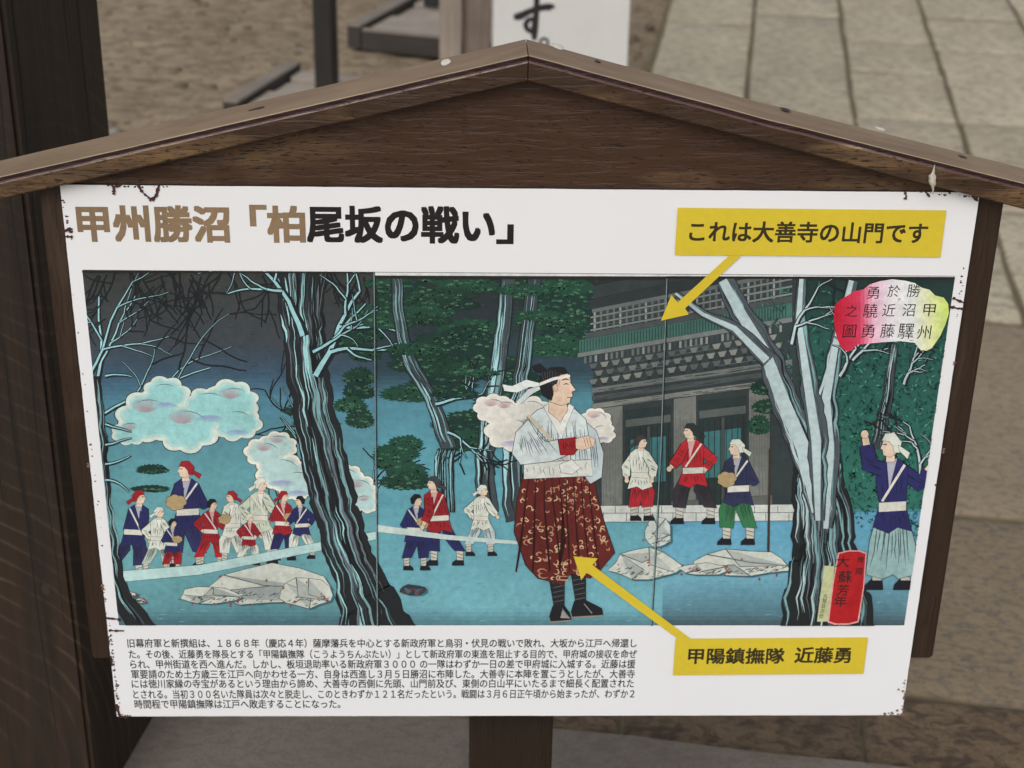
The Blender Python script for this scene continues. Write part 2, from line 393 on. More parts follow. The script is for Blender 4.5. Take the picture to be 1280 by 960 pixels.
# ---------------------------------------------------------------- timber pillar at left
pil = empty('timber_pillar', 'massive dark old timber pillar filling the left edge behind the sign', 'pillar', uv(-.7825, .3975, .03))
pil.rotation_euler = (0, 0, -TH)
bm = box_bm(-.1375, .1375, -.1375, .1375, 0, 3.2)
bmesh.ops.bevel(bm, geom=[e for e in bm.edges if abs(e.verts[0].co.z-e.verts[1].co.z) > 1], offset=.006, segments=2, affect='EDGES')
shaft = from_bm('shaft', bm, M['pillar'], pil)
m, nt_, b_ = newmat('black crack'); b_.inputs['Base Color'].default_value = (.006, .005, .004, 1); b_.inputs['Roughness'].default_value = .9; M['crack'] = m
def crack(y, z0, z1, wd, sd):
    V, Fc = [], []; n = 40
    for i in range(n+1):
        z = z0+(z1-z0)*i/n; t = i/n
        yy = y + .006*noise.noise(Vector((z*4, sd, 0))); ww = wd*math.sin(math.pi*min(1, max(0, t)))**.4*.5
        V += [(.1379, yy-ww, z), (.1379, yy+ww, z)]
        if i: k = 2*i; Fc.append((k-2, k-1, k+1, k))
    c = mesh('crack', V, Fc, M['crack'], shaft)
crack(.070, .75, 1.75, .0035, 1.0); crack(.0, .2, .62, .0022, 12.0); crack(-.06, .1, .8, .002, 15.0); crack(.045, .06, .5, .0025, 18.0); crack(.03, 1.05, 1.5, .002, 4.0); crack(-.118, .5, 1.9, .003, 8.0)

def front_crack(x, z0, z1, wd, sd):
    V, Fc = [], []; n = 40
    for i in range(n+1):
        z = z0+(z1-z0)*i/n; t = i/n
        xx = x + .008*noise.noise(Vector((z*4, sd, 0))); ww = wd*(math.sin(math.pi*t)**.4 if 0 < t < 1 else 0)*.5
        V += [(xx-ww, -.1379, z), (xx+ww, -.1379, z)]
        if i: k = 2*i; Fc.append((k-2, k-1, k+1, k))
    mesh('crack', V, Fc, M['crack'], shaft)
front_crack(.118, .3, 1.9, .0022, 2.0); front_crack(.085, .1, .75, .0025, 5.0); front_crack(.055, .5, 1.4, .003, 7.0)
def knot(x, y, z, r, front):
    V = []; n = 14
    for i in range(n):
        a = 2*math.pi*i/n; q = 1+.25*noise.noise(Vector((math.cos(a), math.sin(a), x*50)))
        V.append((x+r*q*math.cos(a), -.1381, z+1.5*r*q*math.sin(a)) if front else (.1381, y+r*q*math.cos(a), z+1.5*r*q*math.sin(a)))
    mesh('knot', V, [tuple(range(n))], M['knot'], shaft)
knot(.1375, -.02, 1.27, .006, False); knot(.10, 0, .38, .006, True); knot(.1375, .03, .45, .005, False)

# ---------------------------------------------------------------- the two low wooden stands behind
def post_stand(label, grp_loc, ang, length, width, planks, post_at, front=True, post_w=.066):
    st = empty('post_stand', label, 'post stand', (grp_loc.x, grp_loc.y, 0), 'low wooden stands with a post behind the sign'); st.rotation_euler = (0, 0, ang)
    # local x across, local y away; origin at front left corner
    def rail(name, x0, x1, y0, y1, z0, z1, mat):
        # weather bleached on top, dark stained on the sides and the cut ends
        o = from_bm(name, box_bm(x0, x1, y0, y1, z0, z1, .006), [M['dark_wood'], mat], st)
        o.data.update()
        top = max(v.co.z for v in o.data.vertices)
        for p in o.data.polygons: p.material_index = 1 if p.center.z > top-.004 else 0
        return o
    box('bed_board', .060, width-.060, .042, length-.012, .012, .028, M['dark_wood'], st, .002)
    rail('rail', 0, .058, 0, length, .02, .115, M['grey_rail'])
    rail('rail', width-.058, width, 0, length, .02, .115, M['grey_rail'])
    if front: rail('front_board', .060, width-.060, .004, .040, .012, .100, M['grey_rail'])
    y = .062
    k = 0
    while y < length-.04:
        d = planks[k % len(planks)]; k += 1
        zt = .078 + .014*(k % 2)
        box('plank', .066, width-.066, y, min(y+d, length-.01)-.020, .030, zt, M['grey_plank'], st, .010)
        y += d
    px, py = post_at
    box('post', px-post_w/2, px+post_w/2, py-post_w/2, py+post_w/2, .09, 1.9, M['black_post'], st, .004)
    return st
A = R(-17)
post_stand('low grey wooden stand nearer the pillar carrying a black post', Vector((-.872, 3.86)), A, .56, .62, (.20, .17, .15), (.262, .30), front=False)
post_stand('low dark framed wooden stand beside the white banner board', Vector((-.525, 4.98)), R(-20), .95, .80, (.27, .22, .2, .2), (.155, .56), post_w=.066)

# ---------------------------------------------------------------- tall white board with brush lettering
Y0 = 3.3
wa, wb = onY(617, 0, Y0), onY(788, 0, Y0)
wsn = empty('standing_board', 'tall white board with black brush lettering behind the sign peak', 'sign board', ((wa.x+wb.x)/2, Y0, 0))
hw = (wb.x-wa.x)/2
wsn.rotation_euler = (0, 0, R(0))
wb_o = box('board', -hw, hw, 0, .16, .18, 2.1, M['sign_white'], wsn, .003)
box('foot', -hw-.02, hw+.02, .03, .12, 0, .178, M['pale_post'], wsn, .004)
def brush(points, y, depth, mat, parent, name):
    """a brush stroke: (px, py, half width) points laid on the board and given a little body"""
    P = [(onY(a, b, y), c) for a, b, c in points]; V, Fc = [], []
    # subdivide with catmull rom
    Q = []
    for i in range(len(P)-1):
        p0, p1, p2, p3 = P[max(0, i-1)], P[i], P[i+1], P[min(len(P)-1, i+2)]
        for s in range(6):
            t = s/6
            cm = lambda a, b, c, d: .5*((2*b)+(-a+c)*t+(2*a-5*b+4*c-d)*t*t+(-a+3*b-3*c+d)*t**3)
            Q.append((cm(p0[0].x, p1[0].x, p2[0].x, p3[0].x), cm(p0[0].z, p1[0].z, p2[0].z, p3[0].z), cm(p0[1], p1[1], p2[1], p3[1])))
    Q.append((P[-1][0].x, P[-1][0].z, P[-1][1]))
    sc = (Y0-CAM.y)/F*1.05
    for i, (x, z, h) in enumerate(Q):
        a = Q[max(0, i-1)]; b = Q[min(len(Q)-1, i+1)]
        dx, dz = b[0]-a[0], b[1]-a[1]; l = math.hypot(dx, dz) or 1
        nx, nz = -dz/l*h*sc, dx/l*h*sc
        V += [(x+nx-wsn.location.x, y-Y0-depth, z+nz), (x-nx-wsn.location.x, y-Y0-depth, z-nz)]
        if i: k = 2*i; Fc.append((k-2, k-1, k+1, k))
    return mesh(name, V, Fc, mat, parent)
letter = empty('lettering'); letter.parent = wsn
brush([(642, 21, 3.0), (650, 20, 4.6), (665, 13, 3.6), (680, 9, 4.0), (689, 9, 4.2), (690, 10, 3)], Y0, .0010, M['brush_ink'], letter, 'stroke')
brush([(671, -45, 4), (671, -20, 3.6), (671, 0, 3.4), (670, 20, 3.6), (668, 38, 4.2), (668, 50, 2.5)], Y0, .0016, M['brush_ink'], letter, 'stroke')
brush([(669, 24, 2.2), (662, 24, 2.8), (657, 30, 3.0), (660, 37, 3.0), (667, 38, 2.6), (670, 30, 2.2)], Y0, .0022, M['brush_ink'], letter, 'stroke')
brush([(680+5*math.cos(t*.7), 53+5*math.sin(t*.7), 1.6) for t in range(10)], Y0, .0010, M['brush_ink'], letter, 'stroke')

pA, pB, pC = onY(549, 0, 3.5), onY(577, 0, 3.5), onY(606, 0, 3.5)
wp = empty('wooden_post', 'pale bleached square wooden post left of the white board', 'post', ((pA.x+pB.x)/2, 3.5, 0))
box('timber', -(pB.x-pA.x)/2, (pB.x-pA.x)/2, 0, .06, 0, 2.1, M['pale_post'], wp, .005)
M['mid_post'] = weathered_wood('browner post', lin((112, 98, 88)), lin((140, 126, 116)), 'Z', .8, seed=5)
wq = empty('wooden_post', 'browner wooden post squeezed between pale post and white board', 'post', ((pB.x+pC.x)/2, 3.54, 0))
box('timber', -(pC.x-pB.x)/2+.001, (pC.x-pB.x)/2+.02, 0, .055, 0, 2.1, M['mid_post'], wq, .006)

# ---------------------------------------------------------------- the information sign
sign = empty('information_sign', 'roofed brown wooden notice sign with printed white panel', 'notice sign', (0, 0, 0))
def bz(px, py, Y): p = onY(px, py, Y); return p.x, p.z
YF = -.015; YB = .050
PT = .0045                                   # panel thickness
# roof boards, one each side of the peak
def roof_board(side):
    if side < 0: tops = [(660, 70), (320, 148.5), (0, 222)]; bots = [(660, 103), (320, 178), (0, 250)]
    else: tops = [(660, 70), (960, 150), (1280, 230)]; bots = [(660, 103), (960, 180), (1280, 262)]
    T = [Vector(bz(*p, YF)) for p in tops]; B = [Vector(bz(*p, YF)) for p in bots]
    ext = .055
    T.append(T[2]+(T[2]-T[1]).normalized()*ext); B.append(B[2]+(B[2]-B[1]).normalized()*ext)
    xp = (T[0].x+B[0].x)/2 + side*.0004
    T[0].x = xp; B[0].x = xp
    # resample
    def res(L):
        out = []
        for a, b in zip(L, L[1:]):
            for s in range(8): out.append(a.lerp(b, s/8))
        out.append(L[-1]); return out
    T, B = res(T), res(B)
    V, Fc, fm = [], [], []
    lip = .0035
    for i, (t, b) in enumerate(zip(T, B)):
        wob = .0006*noise.noise(Vector((t.x*20, 0, 3)))
        n = (t-b).normalized(); d = Vector((n.y, -n.x)) 
        t = t + n*wob
        t1 = t - n*lip
        prof = [(YF+.0016, t-n*.0004), (YF+.0026, t-n*.0046), (YF+.0006, t-n*.0054), (YF, t-n*.0066), (YF, b+n*.002), (YF+.002, b), (YB, b), (YB, t), (YF+.0032, t+n*.0002)]
        for y, q in prof: V.append((q.x, y, q.y))
    k = 9
    for i in range(len(T)-1):
        for j in range(k):
            a, b = i*k+j, i*k+(j+1) % k
            Fc.append((a, b, b+k, a+k)); fm.append({0: 1, 1: 3, 2: 3, 3: 0, 4: 0, 5: 0, 6: 0, 7: 2, 8: 4}[j])
    Fc.append(tuple(range(k))); fm.append(0)
    Fc.append(tuple((len(T)-1)*k+j for j in range(k))[::-1]); fm.append(0)
    o = mesh('roof_board', V, Fc, [M['beam_front'], M['beam_edge'], M['beam_top'], M['beam_gloss'], M['beam_worn']], sign, fm)
    bm = bmesh.new(); bm.from_mesh(o.data); bmesh.ops.recalc_face_normals(bm, faces=bm.faces[:]); bm.to_mesh(o.data); bm.free()
    return o
rbL = roof_board(-1); rbR = roof_board(1)

# gable board under the roof
GY = .0052
pk = bz(660, 103, YF); l0 = bz(0, 250, YF); r0 = bz(1280, 262, YF)
def roof_under(x):
    a = l0 if x < pk[0] else r0
    t = (x-pk[0])/(a[0]-pk[0]); return pk[1]+(a[1]-pk[1])*t
zb = BZ + .3168 - .03
def prism(name, outline, y0, y1, mat, parent, bev=0.0012):
    bm = bmesh.new(); vs = [bm.verts.new((x, y0, z)) for x, z in outline]; f = bm.faces.new(vs)
    r = bmesh.ops.extrude_face_region(bm, geom=[f])
    for v in [q for q in r['geom'] if isinstance(q, bmesh.types.BMVert)]: v.co.y = y1
    bmesh.ops.recalc_face_normals(bm, faces=bm.faces[:])
    if bev: bmesh.ops.bevel(bm, geom=bm.edges[:], offset=bev, segments=2, affect='EDGES')
    return from_bm(name, bm, mat, parent)
gx = .4415
gable = prism('gable_board', [(-gx, zb), (gx, zb), (gx, roof_under(gx)+.006), (pk[0], pk[1]+.012), (-gx, roof_under(-gx)+.006)], GY, .030, M['gable'], sign)
def stile(x0, x1):
    zt = [roof_under(x)+.01 for x in (x0, x1)]
    return prism('side_stile', [(x0, BZ-.2425), (x1, BZ-.2425), (x1, zt[1]), (x0, zt[0])], GY+.0006, .036, M['stile'], sign, .0025)
stile(-.4725, -.4425); stile(.4425, .4780)
post = box('sign_post', -.0485, .0500, .0380, .125, .03, BZ+.30, M['post'], sign, .003)
for zz in (BZ+.20, BZ-.17):                   # back battens that carry the panel
    box('back_batten', -.4415, .4415, .0062, .034, zz-.03, zz+.03, M['post'], sign, .002)

# the white panel
PW, PH = .45, .3167
bm = bmesh.new()
out = []
def edge_pts():
    pts = []
    n = 60
    for i in range(n): pts.append((-PW+2*PW*i/n, -PH))
    for i in range(n): pts.append((PW, -PH+2*PH*i/n))
    for i in range(n): pts.append((PW-2*PW*i/n, PH))
    for i in range(n): pts.append((-PW, PH-2*PH*i/n))
    res = []
    for x, z in pts:
        k = .0004*noise.noise(Vector((x*160, z*160, 1)))
        res.append((x+(k if abs(abs(x)-PW) < 1e-6 else 0), z+(k*.6 if abs(abs(z)-PH) < 1e-6 else 0)))
    return res
ring = [bm.verts.new((x, 0, BZ+z)) for x, z in edge_pts()]
f = bm.faces.new(ring)
r = bmesh.ops.extrude_face_region(bm, geom=[f])
for v in [q for q in r['geom'] if isinstance(q, bmesh.types.BMVert)]: v.co.y = PT
bmesh.ops.recalc_face_normals(bm, faces=bm.faces[:])
for f in bm.faces: f.material_index = 0 if abs(f.normal.y) > .5 else 1
panel = from_bm('printed_panel', bm, [M['panel'], M['panel_edge']], sign)

# ---- flat lettering from the built-in font
def text_mesh(name, body, x0, x1, y0, y1, mat, off=0.0, parent=None, depth=.00010, sheet=None, shear=0.0, quad=None):
    """text fitted to a measured image box; lies flat on the panel"""
    c = bpy.data.curves.new('text', 'FONT'); c.body = body; c.size = 1; c.resolution_u = 3; c.shear = shear
    o = bpy.data.objects.new('text', c); COL.objects.link(o)
    dg = bpy.context.evaluated_depsgraph_get(); m = bpy.data.meshes.new_from_object(o.evaluated_get(dg))
    bpy.data.objects.remove(o); bpy.data.curves.remove(c)
    xs = [v.co.x for v in m.vertices]; ys = [v.co.y for v in m.vertices]
    ax, bx, ay, by = min(xs), max(xs), min(ys), max(ys)
    ym = (y0+y1)/2
    a, b = onY(x0, ym), onY(x1, ym); t, u = onY((x0+x1)/2, y0), onY((x0+x1)/2, y1)
    for v in m.vertices:
        fx = (v.co.x-ax)/(bx-ax); fy = (v.co.y-ay)/(by-ay)
        v.co = Vector((a.x+(b.x-a.x)*fx, -depth, u.z+(t.z-u.z)*fy + (b.z-a.z)*(fx-.5)*0))
    sc_ = (b.x-a.x)/(bx-ax)*off*.8                    # letters are thickened with shifted copies of themselves
    n = 0 if off <= 0 else (4 if off < .012 else 8)
    Vs = [v.co.copy() for v in m.vertices]; Fs = [tuple(p.vertices) for p in m.polygons]; V, Fc = list(Vs), list(Fs)
    for k in range(n):
        ox, oz = ((1, 1), (-1, 1), (-1, -1), (1, -1), (1, 0), (-1, 0), (0, 1), (0, -1))[k]; b0 = len(V)
        V += [Vector((v.x+sc_*ox*.85, v.y-(k+1)*1.5e-6, v.z+sc_*oz*.85)) for v in Vs]; Fc += [tuple(q+b0 for q in f) for f in Fs]
    m.clear_geometry(); m.from_pydata([tuple(v) for v in V], [], Fc)
    m.materials.clear(); m.materials.append(mat); m.name = name
    for p in m.polygons: p.material_index = 0
    return link(bpy.data.objects.new(name, m), parent or panel)
def Z8(x): return 80+x*.46875
def Z8y(y): return 240+y*.46875
TY = (37, 133)
for s, a, b, ya, yb, mt in (('甲州勝沼', 38, 439, 38, 131, 'glare_ink'), ('「', 499, 537, 38, 88, 'glare_ink'), ('柏', 545, 640, 40, 132, 'glare_ink'),
                            ('尾坂の戦い', 650, 1146, 40, 134, 'black_ink'), ('」', 1157, 1195, 90, 135, 'black_ink')):
    text_mesh('title_lettering', s, Z8(a), Z8(b), Z8y(ya), Z8y(yb), M[mt], .052)
body = [('旧幕府軍と新撰組は、１８６８年（慶応４年）薩摩藩兵を中心とする新政府軍と鳥羽・伏見の戦いで敗れ、大坂から江戸へ帰還し', 100, 1172, 74),
        ('た。その後、近藤勇を隊長とする「甲陽鎮撫隊（こうようちんぶたい）」として新政府軍の東進を阻止する目的で、甲府城の接収を命ぜ', 103, 1172, 97),
        ('られ、甲州街道を西へ進んだ。しかし、板垣退助率いる新政府軍３０００ の一隊はわずか一日の差で甲府城に入城する。近藤は援', 106, 1169, 118),
        ('軍要請のため土方歳三を江戸へ向かわせる一方、自身は西進し３月５日勝沼に布陣した。大善寺に本陣を置こうとしたが、大善寺', 108, 1168, 139),
        ('には徳川家縁の寺宝があるという理由から諦め、大善寺の西側に先頭、山門前及び、東側の白山平にいたるまで細長く配置された', 109, 1166, 159),
        ('とされる。当初３００名いた隊員は次々と脱走し、このときわずか１２１名だったという。戦闘は３月６日正午頃から始まったが、わずか２', 112, 1167, 181),
        ('時間程で甲陽鎮撫隊は江戸へ敗走することになった。', 115, 548, 202)]
for s, a, b, c in body:
    text_mesh('body_lettering', s, 100+a*.59375, 100+b*.59375, 760+(c-9.3)*.59375, 760+(c+9.3)*.59375, M['black_ink'], .022)

# ---- flat printed shapes with their own colours
class Ink:
    """painter's stack of flat polygons; each one lies a few microns in front of the one before"""
    def __init__(s, clip=None, base=.00005, step=5e-7):
        s.V, s.F, s.C = [], [], []; s.k = 0; s.base = base; s.step = step; s.clip = clip
    def lay(s, pts, col):
        q = [(p.x, p.z) for p in (onY(a, b) for a, b in pts)]
        if s.clip:
            x0, x1, z0, z1 = s.clip
            for ax, lim, sg in ((0, x0, 1), (0, x1, -1), (1, z0, 1), (1, z1, -1)):
                o = []
                for i in range(len(q)):
                    a, b = q[i-1], q[i]; ia, ib = (a[ax]-lim)*sg >= 0, (b[ax]-lim)*sg >= 0
                    if ia != ib:
                        t = (lim-a[ax])/(b[ax]-a[ax]); o.append((a[0]+(b[0]-a[0])*t, a[1]+(b[1]-a[1])*t))
                    if ib: o.append(b)
                q = o
                if len(q) < 3: return
        n = len(s.V); y = -(s.base + s.k*s.step)
        s.V += [(x, y, z) for x, z in q]; s.F.append(tuple(range(n, n+len(q)))); s.C.append(tuple(min(.85, v*1.12) for v in lin(col)))
    def poly(s, pts, col, edge=None, ew=.8):
        s.k += 1
        if edge: s.line(list(pts)+[pts[0]], ew, edge, bump=False); s.k += 1
        s.lay(pts, col)
    def line(s, pts, w, col, taper=False, bump=True):
        if bump: s.k += .34
        n = len(pts)
        L, Rr = [], []
        for i, (x, y) in enumerate(pts):
            a = pts[max(0, i-1)]; b = pts[min(n-1, i+1)]
            dx, dy = b[0]-a[0], b[1]-a[1]; l = math.hypot(dx, dy) or 1
            ww = w*(1-i/(n-1)*.9) if taper else w
            L.append((x-dy/l*ww/2, y+dx/l*ww/2)); Rr.append((x+dy/l*ww/2, y-dx/l*ww/2))
        for i in range(n-1): s.lay([L[i], L[i+1], Rr[i+1], Rr[i]], col)
    def band(s, pts, ws, col):                # ribbon with its own width at each point
        s.k += .5; n = len(pts); L, Rr = [], []
        for i, (x, y) in enumerate(pts):
            a = pts[max(0, i-1)]; b = pts[min(n-1, i+1)]
            dx, dy = b[0]-a[0], b[1]-a[1]; l = math.hypot(dx, dy) or 1
            L.append((x-dy/l*ws[i]/2, y+dx/l*ws[i]/2)); Rr.append((x+dy/l*ws[i]/2, y-dx/l*ws[i]/2))
        for i in range(n-1): s.lay([L[i], L[i+1], Rr[i+1], Rr[i]], col)
    def build(s, name, mat, parent):
        o = mesh(name, s.V, s.F, mat, parent)
        at = o.data.color_attributes.new('ink', 'FLOAT_COLOR', 'CORNER')
        fl = []
        for p, c in zip(o.data.polygons, s.C): fl += [*c, 1.0]*p.loop_total
        at.data.foreach_set('color', fl)
        return o

def ellipse(cx, cy, rx, ry, n=20, a=0): 
    return [(cx+rx*math.cos(t)*math.cos(a)-ry*math.sin(t)*math.sin(a), cy+rx*math.cos(t)*math.sin(a)+ry*math.sin(t)*math.cos(a)) for t in (2*math.pi*i/n for i in range(n))]
def scallop(cx, cy, rx, ry, n=9, amp=.16, rnd=random):
    out = []; ph = rnd.uniform(0, 6)
    rr = [rnd.uniform(.82, 1.12) for _ in range(n)]
    m = n*7
    for i in range(m):
        t = 2*math.pi*i/m; k = int(i/7) % n; f = (i % 7)/7
        r0 = rr[k]*(1-f)+rr[(k+1) % n]*f
        r = r0*(1-amp+amp*math.sin(math.pi*f)*1.6)
        out.append((cx+rx*r*math.cos(t+ph), cy+ry*r*math.sin(t+ph)))
    return out


# ---------------------------------------------------------------- the printed picture (a plain woodland and gate scene in three sheets)
rp = random.Random(11)
P0, P1 = onY(101.8, 338), onY(1130.6, 781.7)
pic = Ink(clip=(-.4370, .4376, BZ-.1929, BZ+.2283))
INK = (24, 28, 32)
def lerp(a, b, t): return tuple(a[i]+(b[i]-a[i])*t for i in range(3))
def grad(x0, x1, stops):
    """horizontal bands of ink graded from one tone to the next"""
    pic.k += 1
    for (ya, ca), (yb, cb) in zip(stops, stops[1:]):
        n = max(1, int((yb-ya)/5))
        for i in range(n):
            a, b = ya+(yb-ya)*i/n, ya+(yb-ya)*(i+1)/n
            pic.lay([(x0, a), (x1, a), (x1, b), (x0, b)], lerp(ca, cb, (i+.5)/n))
grad(80, 468, [(325, (46, 48, 46)), (350, (56, 60, 58)), (430, (58, 66, 74)), (468, (58, 84, 104)), (500, (78, 128, 148)), (600, (96, 154, 162)), (700, (102, 158, 164)), (760, (94, 146, 154)), (795, (54, 78, 90))])
grad(468, 828, [(325, (38, 44, 44)), (400, (42, 54, 60)), (465, (48, 70, 82)), (500, (80, 134, 150)), (600, (92, 156, 170)), (760, (112, 170, 182)), (795, (60, 96, 108))])
grad(828, 1200, [(325, (28, 40, 40)), (420, (38, 82, 76)), (560, (44, 104, 92)), (636, (50, 112, 100)), (640, (92, 156, 186)), (720, (112, 170, 190)), (765, (86, 126, 140)), (795, (50, 52, 56))])

def flecks(cx, cy, rx, ry, n, cols, lo=2, hi=7, w=.9, ang=None):
    pic.k += 1
    for _ in range(n):
        t = rp.uniform(0, 6.283); r = rp.random()**.5
        x, y = cx+rx*r*math.cos(t), cy+ry*r*math.sin(t)
        a = (ang if ang is not None else rp.uniform(0, 3.14)) + rp.uniform(-.4, .4); l = rp.uniform(lo, hi)
        dx, dy = math.cos(a)*l, math.sin(a)*l
        ww = rp.uniform(.5, 1.3)*w
        pic.lay([(x-dx, y-dy), (x-dy/l*ww, y+dx/l*ww), (x+dx, y+dy), (x+dy/l*ww, y-dx/l*ww)], rp.choice(cols))
GREENS = [(36, 78, 60), (52, 100, 76), (74, 122, 92), (30, 62, 52), (104, 148, 118)]
def needles(x, y, r, up=-1.57):
    """one tuft: short strokes fanned about the upward direction"""
    n = rp.randint(6, 9); c = rp.choice(GREENS)
    for i in range(n):
        a = up + (i/(n-1)-.5)*2.6 + rp.uniform(-.12, .12); l = r*rp.uniform(.75, 1.1)
        dx, dy = math.cos(a), math.sin(a)*.8; w_ = rp.uniform(.35, .7)
        pic.lay([(x-dy*w_, y+dx*w_), (x+dx*l, y+dy*l), (x+dy*w_, y-dx*w_)], c)
def pad(cx, cy, rx, ry):
    """a flat shelf of pine needles: dark ragged underside, tufts of needles over it"""
    P = []; n = 46; ph = rp.uniform(0, 9)
    for i in range(n):
        t = 2*math.pi*i/n; q = 1+.16*noise.noise(Vector((math.cos(t)*2+ph, math.sin(t)*2, ph))) + (.13 if i % 2 else -.05)
        k = 1.0 if math.sin(t) < 0 else .55
        P.append((cx+rx*q*math.cos(t), cy+ry*q*math.sin(t)*k))
    pic.poly(P, rp.choice([(28, 58, 48), (32, 70, 56), (24, 52, 48)]))
    pic.k += 1
    for _ in range(int(8+rx*ry*.075)):
        t = rp.uniform(0, 6.283); r = rp.random()**.5*.92
        x, y = cx+rx*r*math.cos(t), cy+ry*r*math.sin(t)*(.95 if math.sin(t) < 0 else .5)
        needles(x, y+1, rp.uniform(2.6, 4.6)); 
        if rp.random() < .12: pic.k += .3
    pic.k += .5
    for _ in range(int(rx*.5)):
        x = cx+rp.uniform(-.9, .9)*rx; y = cy+ry*.35*rp.uniform(0, 1)
        pic.lay([(x, y), (x+rp.uniform(2, 6), y+rp.uniform(-1, 1)), (x+1, y+.9)], (18, 28, 30))
def pine(cx, cy, rx, ry, n=3):
    m = max(2, n)
    for i in range(m):
        pad(cx+rp.uniform(-.45, .45)*rx, cy+(i/(m-1)-.5)*1.2*ry, rx*rp.uniform(.5, .8), ry*rp.uniform(.26, .4))
def limb(x, y, a, l, w, depth, dark=(28, 34, 38), hi=(150, 200, 206)):
    pts = [(x, y)]; n = 7
    for i in range(n):
        a += rp.uniform(-.22, .22); x += math.cos(a)*l/n; y += math.sin(a)*l/n; pts.append((x, y))
    ws = [w*(1-.65*i/n) for i in range(n+1)]
    pic.band(pts, [q+1.4 for q in ws], dark)
    if w > 1.5: pic.band([(p[0]-ws[i]*.14, p[1]-.3) for i, p in enumerate(pts)], [q*.5 for q in ws], hi)
    if depth:
        for i in (2, 4, 5, 7):
            if rp.random() < .85: limb(*pts[i], a+rp.choice((-1, 1))*rp.uniform(.4, .95), l*rp.uniform(.45, .7), ws[i]*.75, depth-1, dark, hi)
def crom(P, i, t):
    p0, p1, p2, p3 = P[max(0, i-1)], P[i], P[i+1], P[min(len(P)-1, i+2)]
    return tuple(.5*((2*b)+(-a+c)*t+(2*a-5*b+4*c-d)*t*t+(-a+3*b-3*c+d)*t**3) for a, b, c, d in zip(p0, p1, p2, p3))
def trunk(pts, ws, base=(34, 38, 42), streaks=14, hi=(160, 208, 212), lo=(96, 108, 116)):
    """pts from the root up; a curving trunk with many tapering bark strokes"""
    P3 = [(a[0], a[1], w_) for a, w_ in zip(pts, ws)]
    sm, wm = [], []; ph = rp.uniform(0, 50)
    for i in range(len(P3)-1):
        for q in range(10):
            x, y, w_ = crom(P3, i, q/10); sm.append((x+1.6*noise.noise(Vector((y*.05, ph, 0)))*min(3, w_*.12), y)); wm.append(w_*(1+.12*noise.noise(Vector((y*.09, ph, 4)))))
    sm.append(pts[-1]); wm.append(ws[-1])
    pic.band(sm, [q+2 for q in wm], INK); pic.band(sm, wm, base)
    n = len(sm); W = max(ws)
    for _ in range(int(streaks*1.3+W*.9)):
        if n < 9: break
        i0 = rp.randrange(0, n-6); ln = rp.randint(4, min(20, n-1-i0)); off = rp.uniform(-.45, .45); dr = rp.uniform(-.08, .08); ph = rp.uniform(0, 99)
        pts2 = [(sm[i0+j][0]+(off+dr*j/ln)*wm[i0+j]+1.2*noise.noise(Vector((j*.4, ph, 0))), sm[i0+j][1]) for j in range(ln+1)]
        wv = rp.uniform(.8, 3.6)*min(1, wm[i0]/40+.3)
        u = rp.random()
        c = hi if (off < .08 and u < (.42 if base[0] > 50 else .24)) else ((120, 160, 164) if u < .5 else rp.choice((lo, (18, 22, 26), (18, 22, 26), (62, 76, 82), (48, 56, 60))))
        pic.band(pts2, [max(.25, wv*math.sin(math.pi*(j+.2)/(ln+.4))*(1+.4*noise.noise(Vector((j*.9, ph, 7))))) for j in range(ln+1)], c)

def cloud(lobes, fill=(152, 206, 206), rim=(206, 220, 210)):
    """drifting smoke: thin ink outline, pale rim, tinted body that is rosy above and violet below"""
    sh = []
    for (x, y, r) in lobes:
        rr = random.Random(int(x*3+y)); sh.append([scallop(x, y, r*k_, r*.74*k_, 8, .10, random.Random(int(x*3+y))) for k_ in (1.035, 1.0, .86, .74)])
    for q in sh: pic.poly(q[0], (52, 62, 68))
    for q in sh: pic.poly(q[1], rim)
    for q in sh: pic.poly(q[2], lerp(fill, rim, .45))
    for q in sh: pic.poly(q[3], fill)
    for (x, y, r) in lobes[::2]:
        for k_ in range(5): pic.poly(ellipse(x-r*.1, y-r*(.30-.03*k_), r*(.40-.06*k_), r*(.2-.03*k_)), lerp(fill, (168, 128, 138), .18+.12*k_))
    for (x, y, r) in lobes[1::2]:
        for k_ in range(4): pic.poly(ellipse(x, y+r*(.42-.02*k_), r*(.5-.08*k_), r*(.12-.02*k_)), lerp(fill, (140, 142, 190), .2+.14*k_))
    for (x, y, r) in lobes:
        a0 = rp.uniform(-2.6, -1.2); P = [(x+r*.62*math.cos(a0+j*.22), y+r*.46*math.sin(a0+j*.22)) for j in range(7)]
        pic.band(P, [.2, .6, .9, .9, .8, .5, .2], (84, 104, 108))

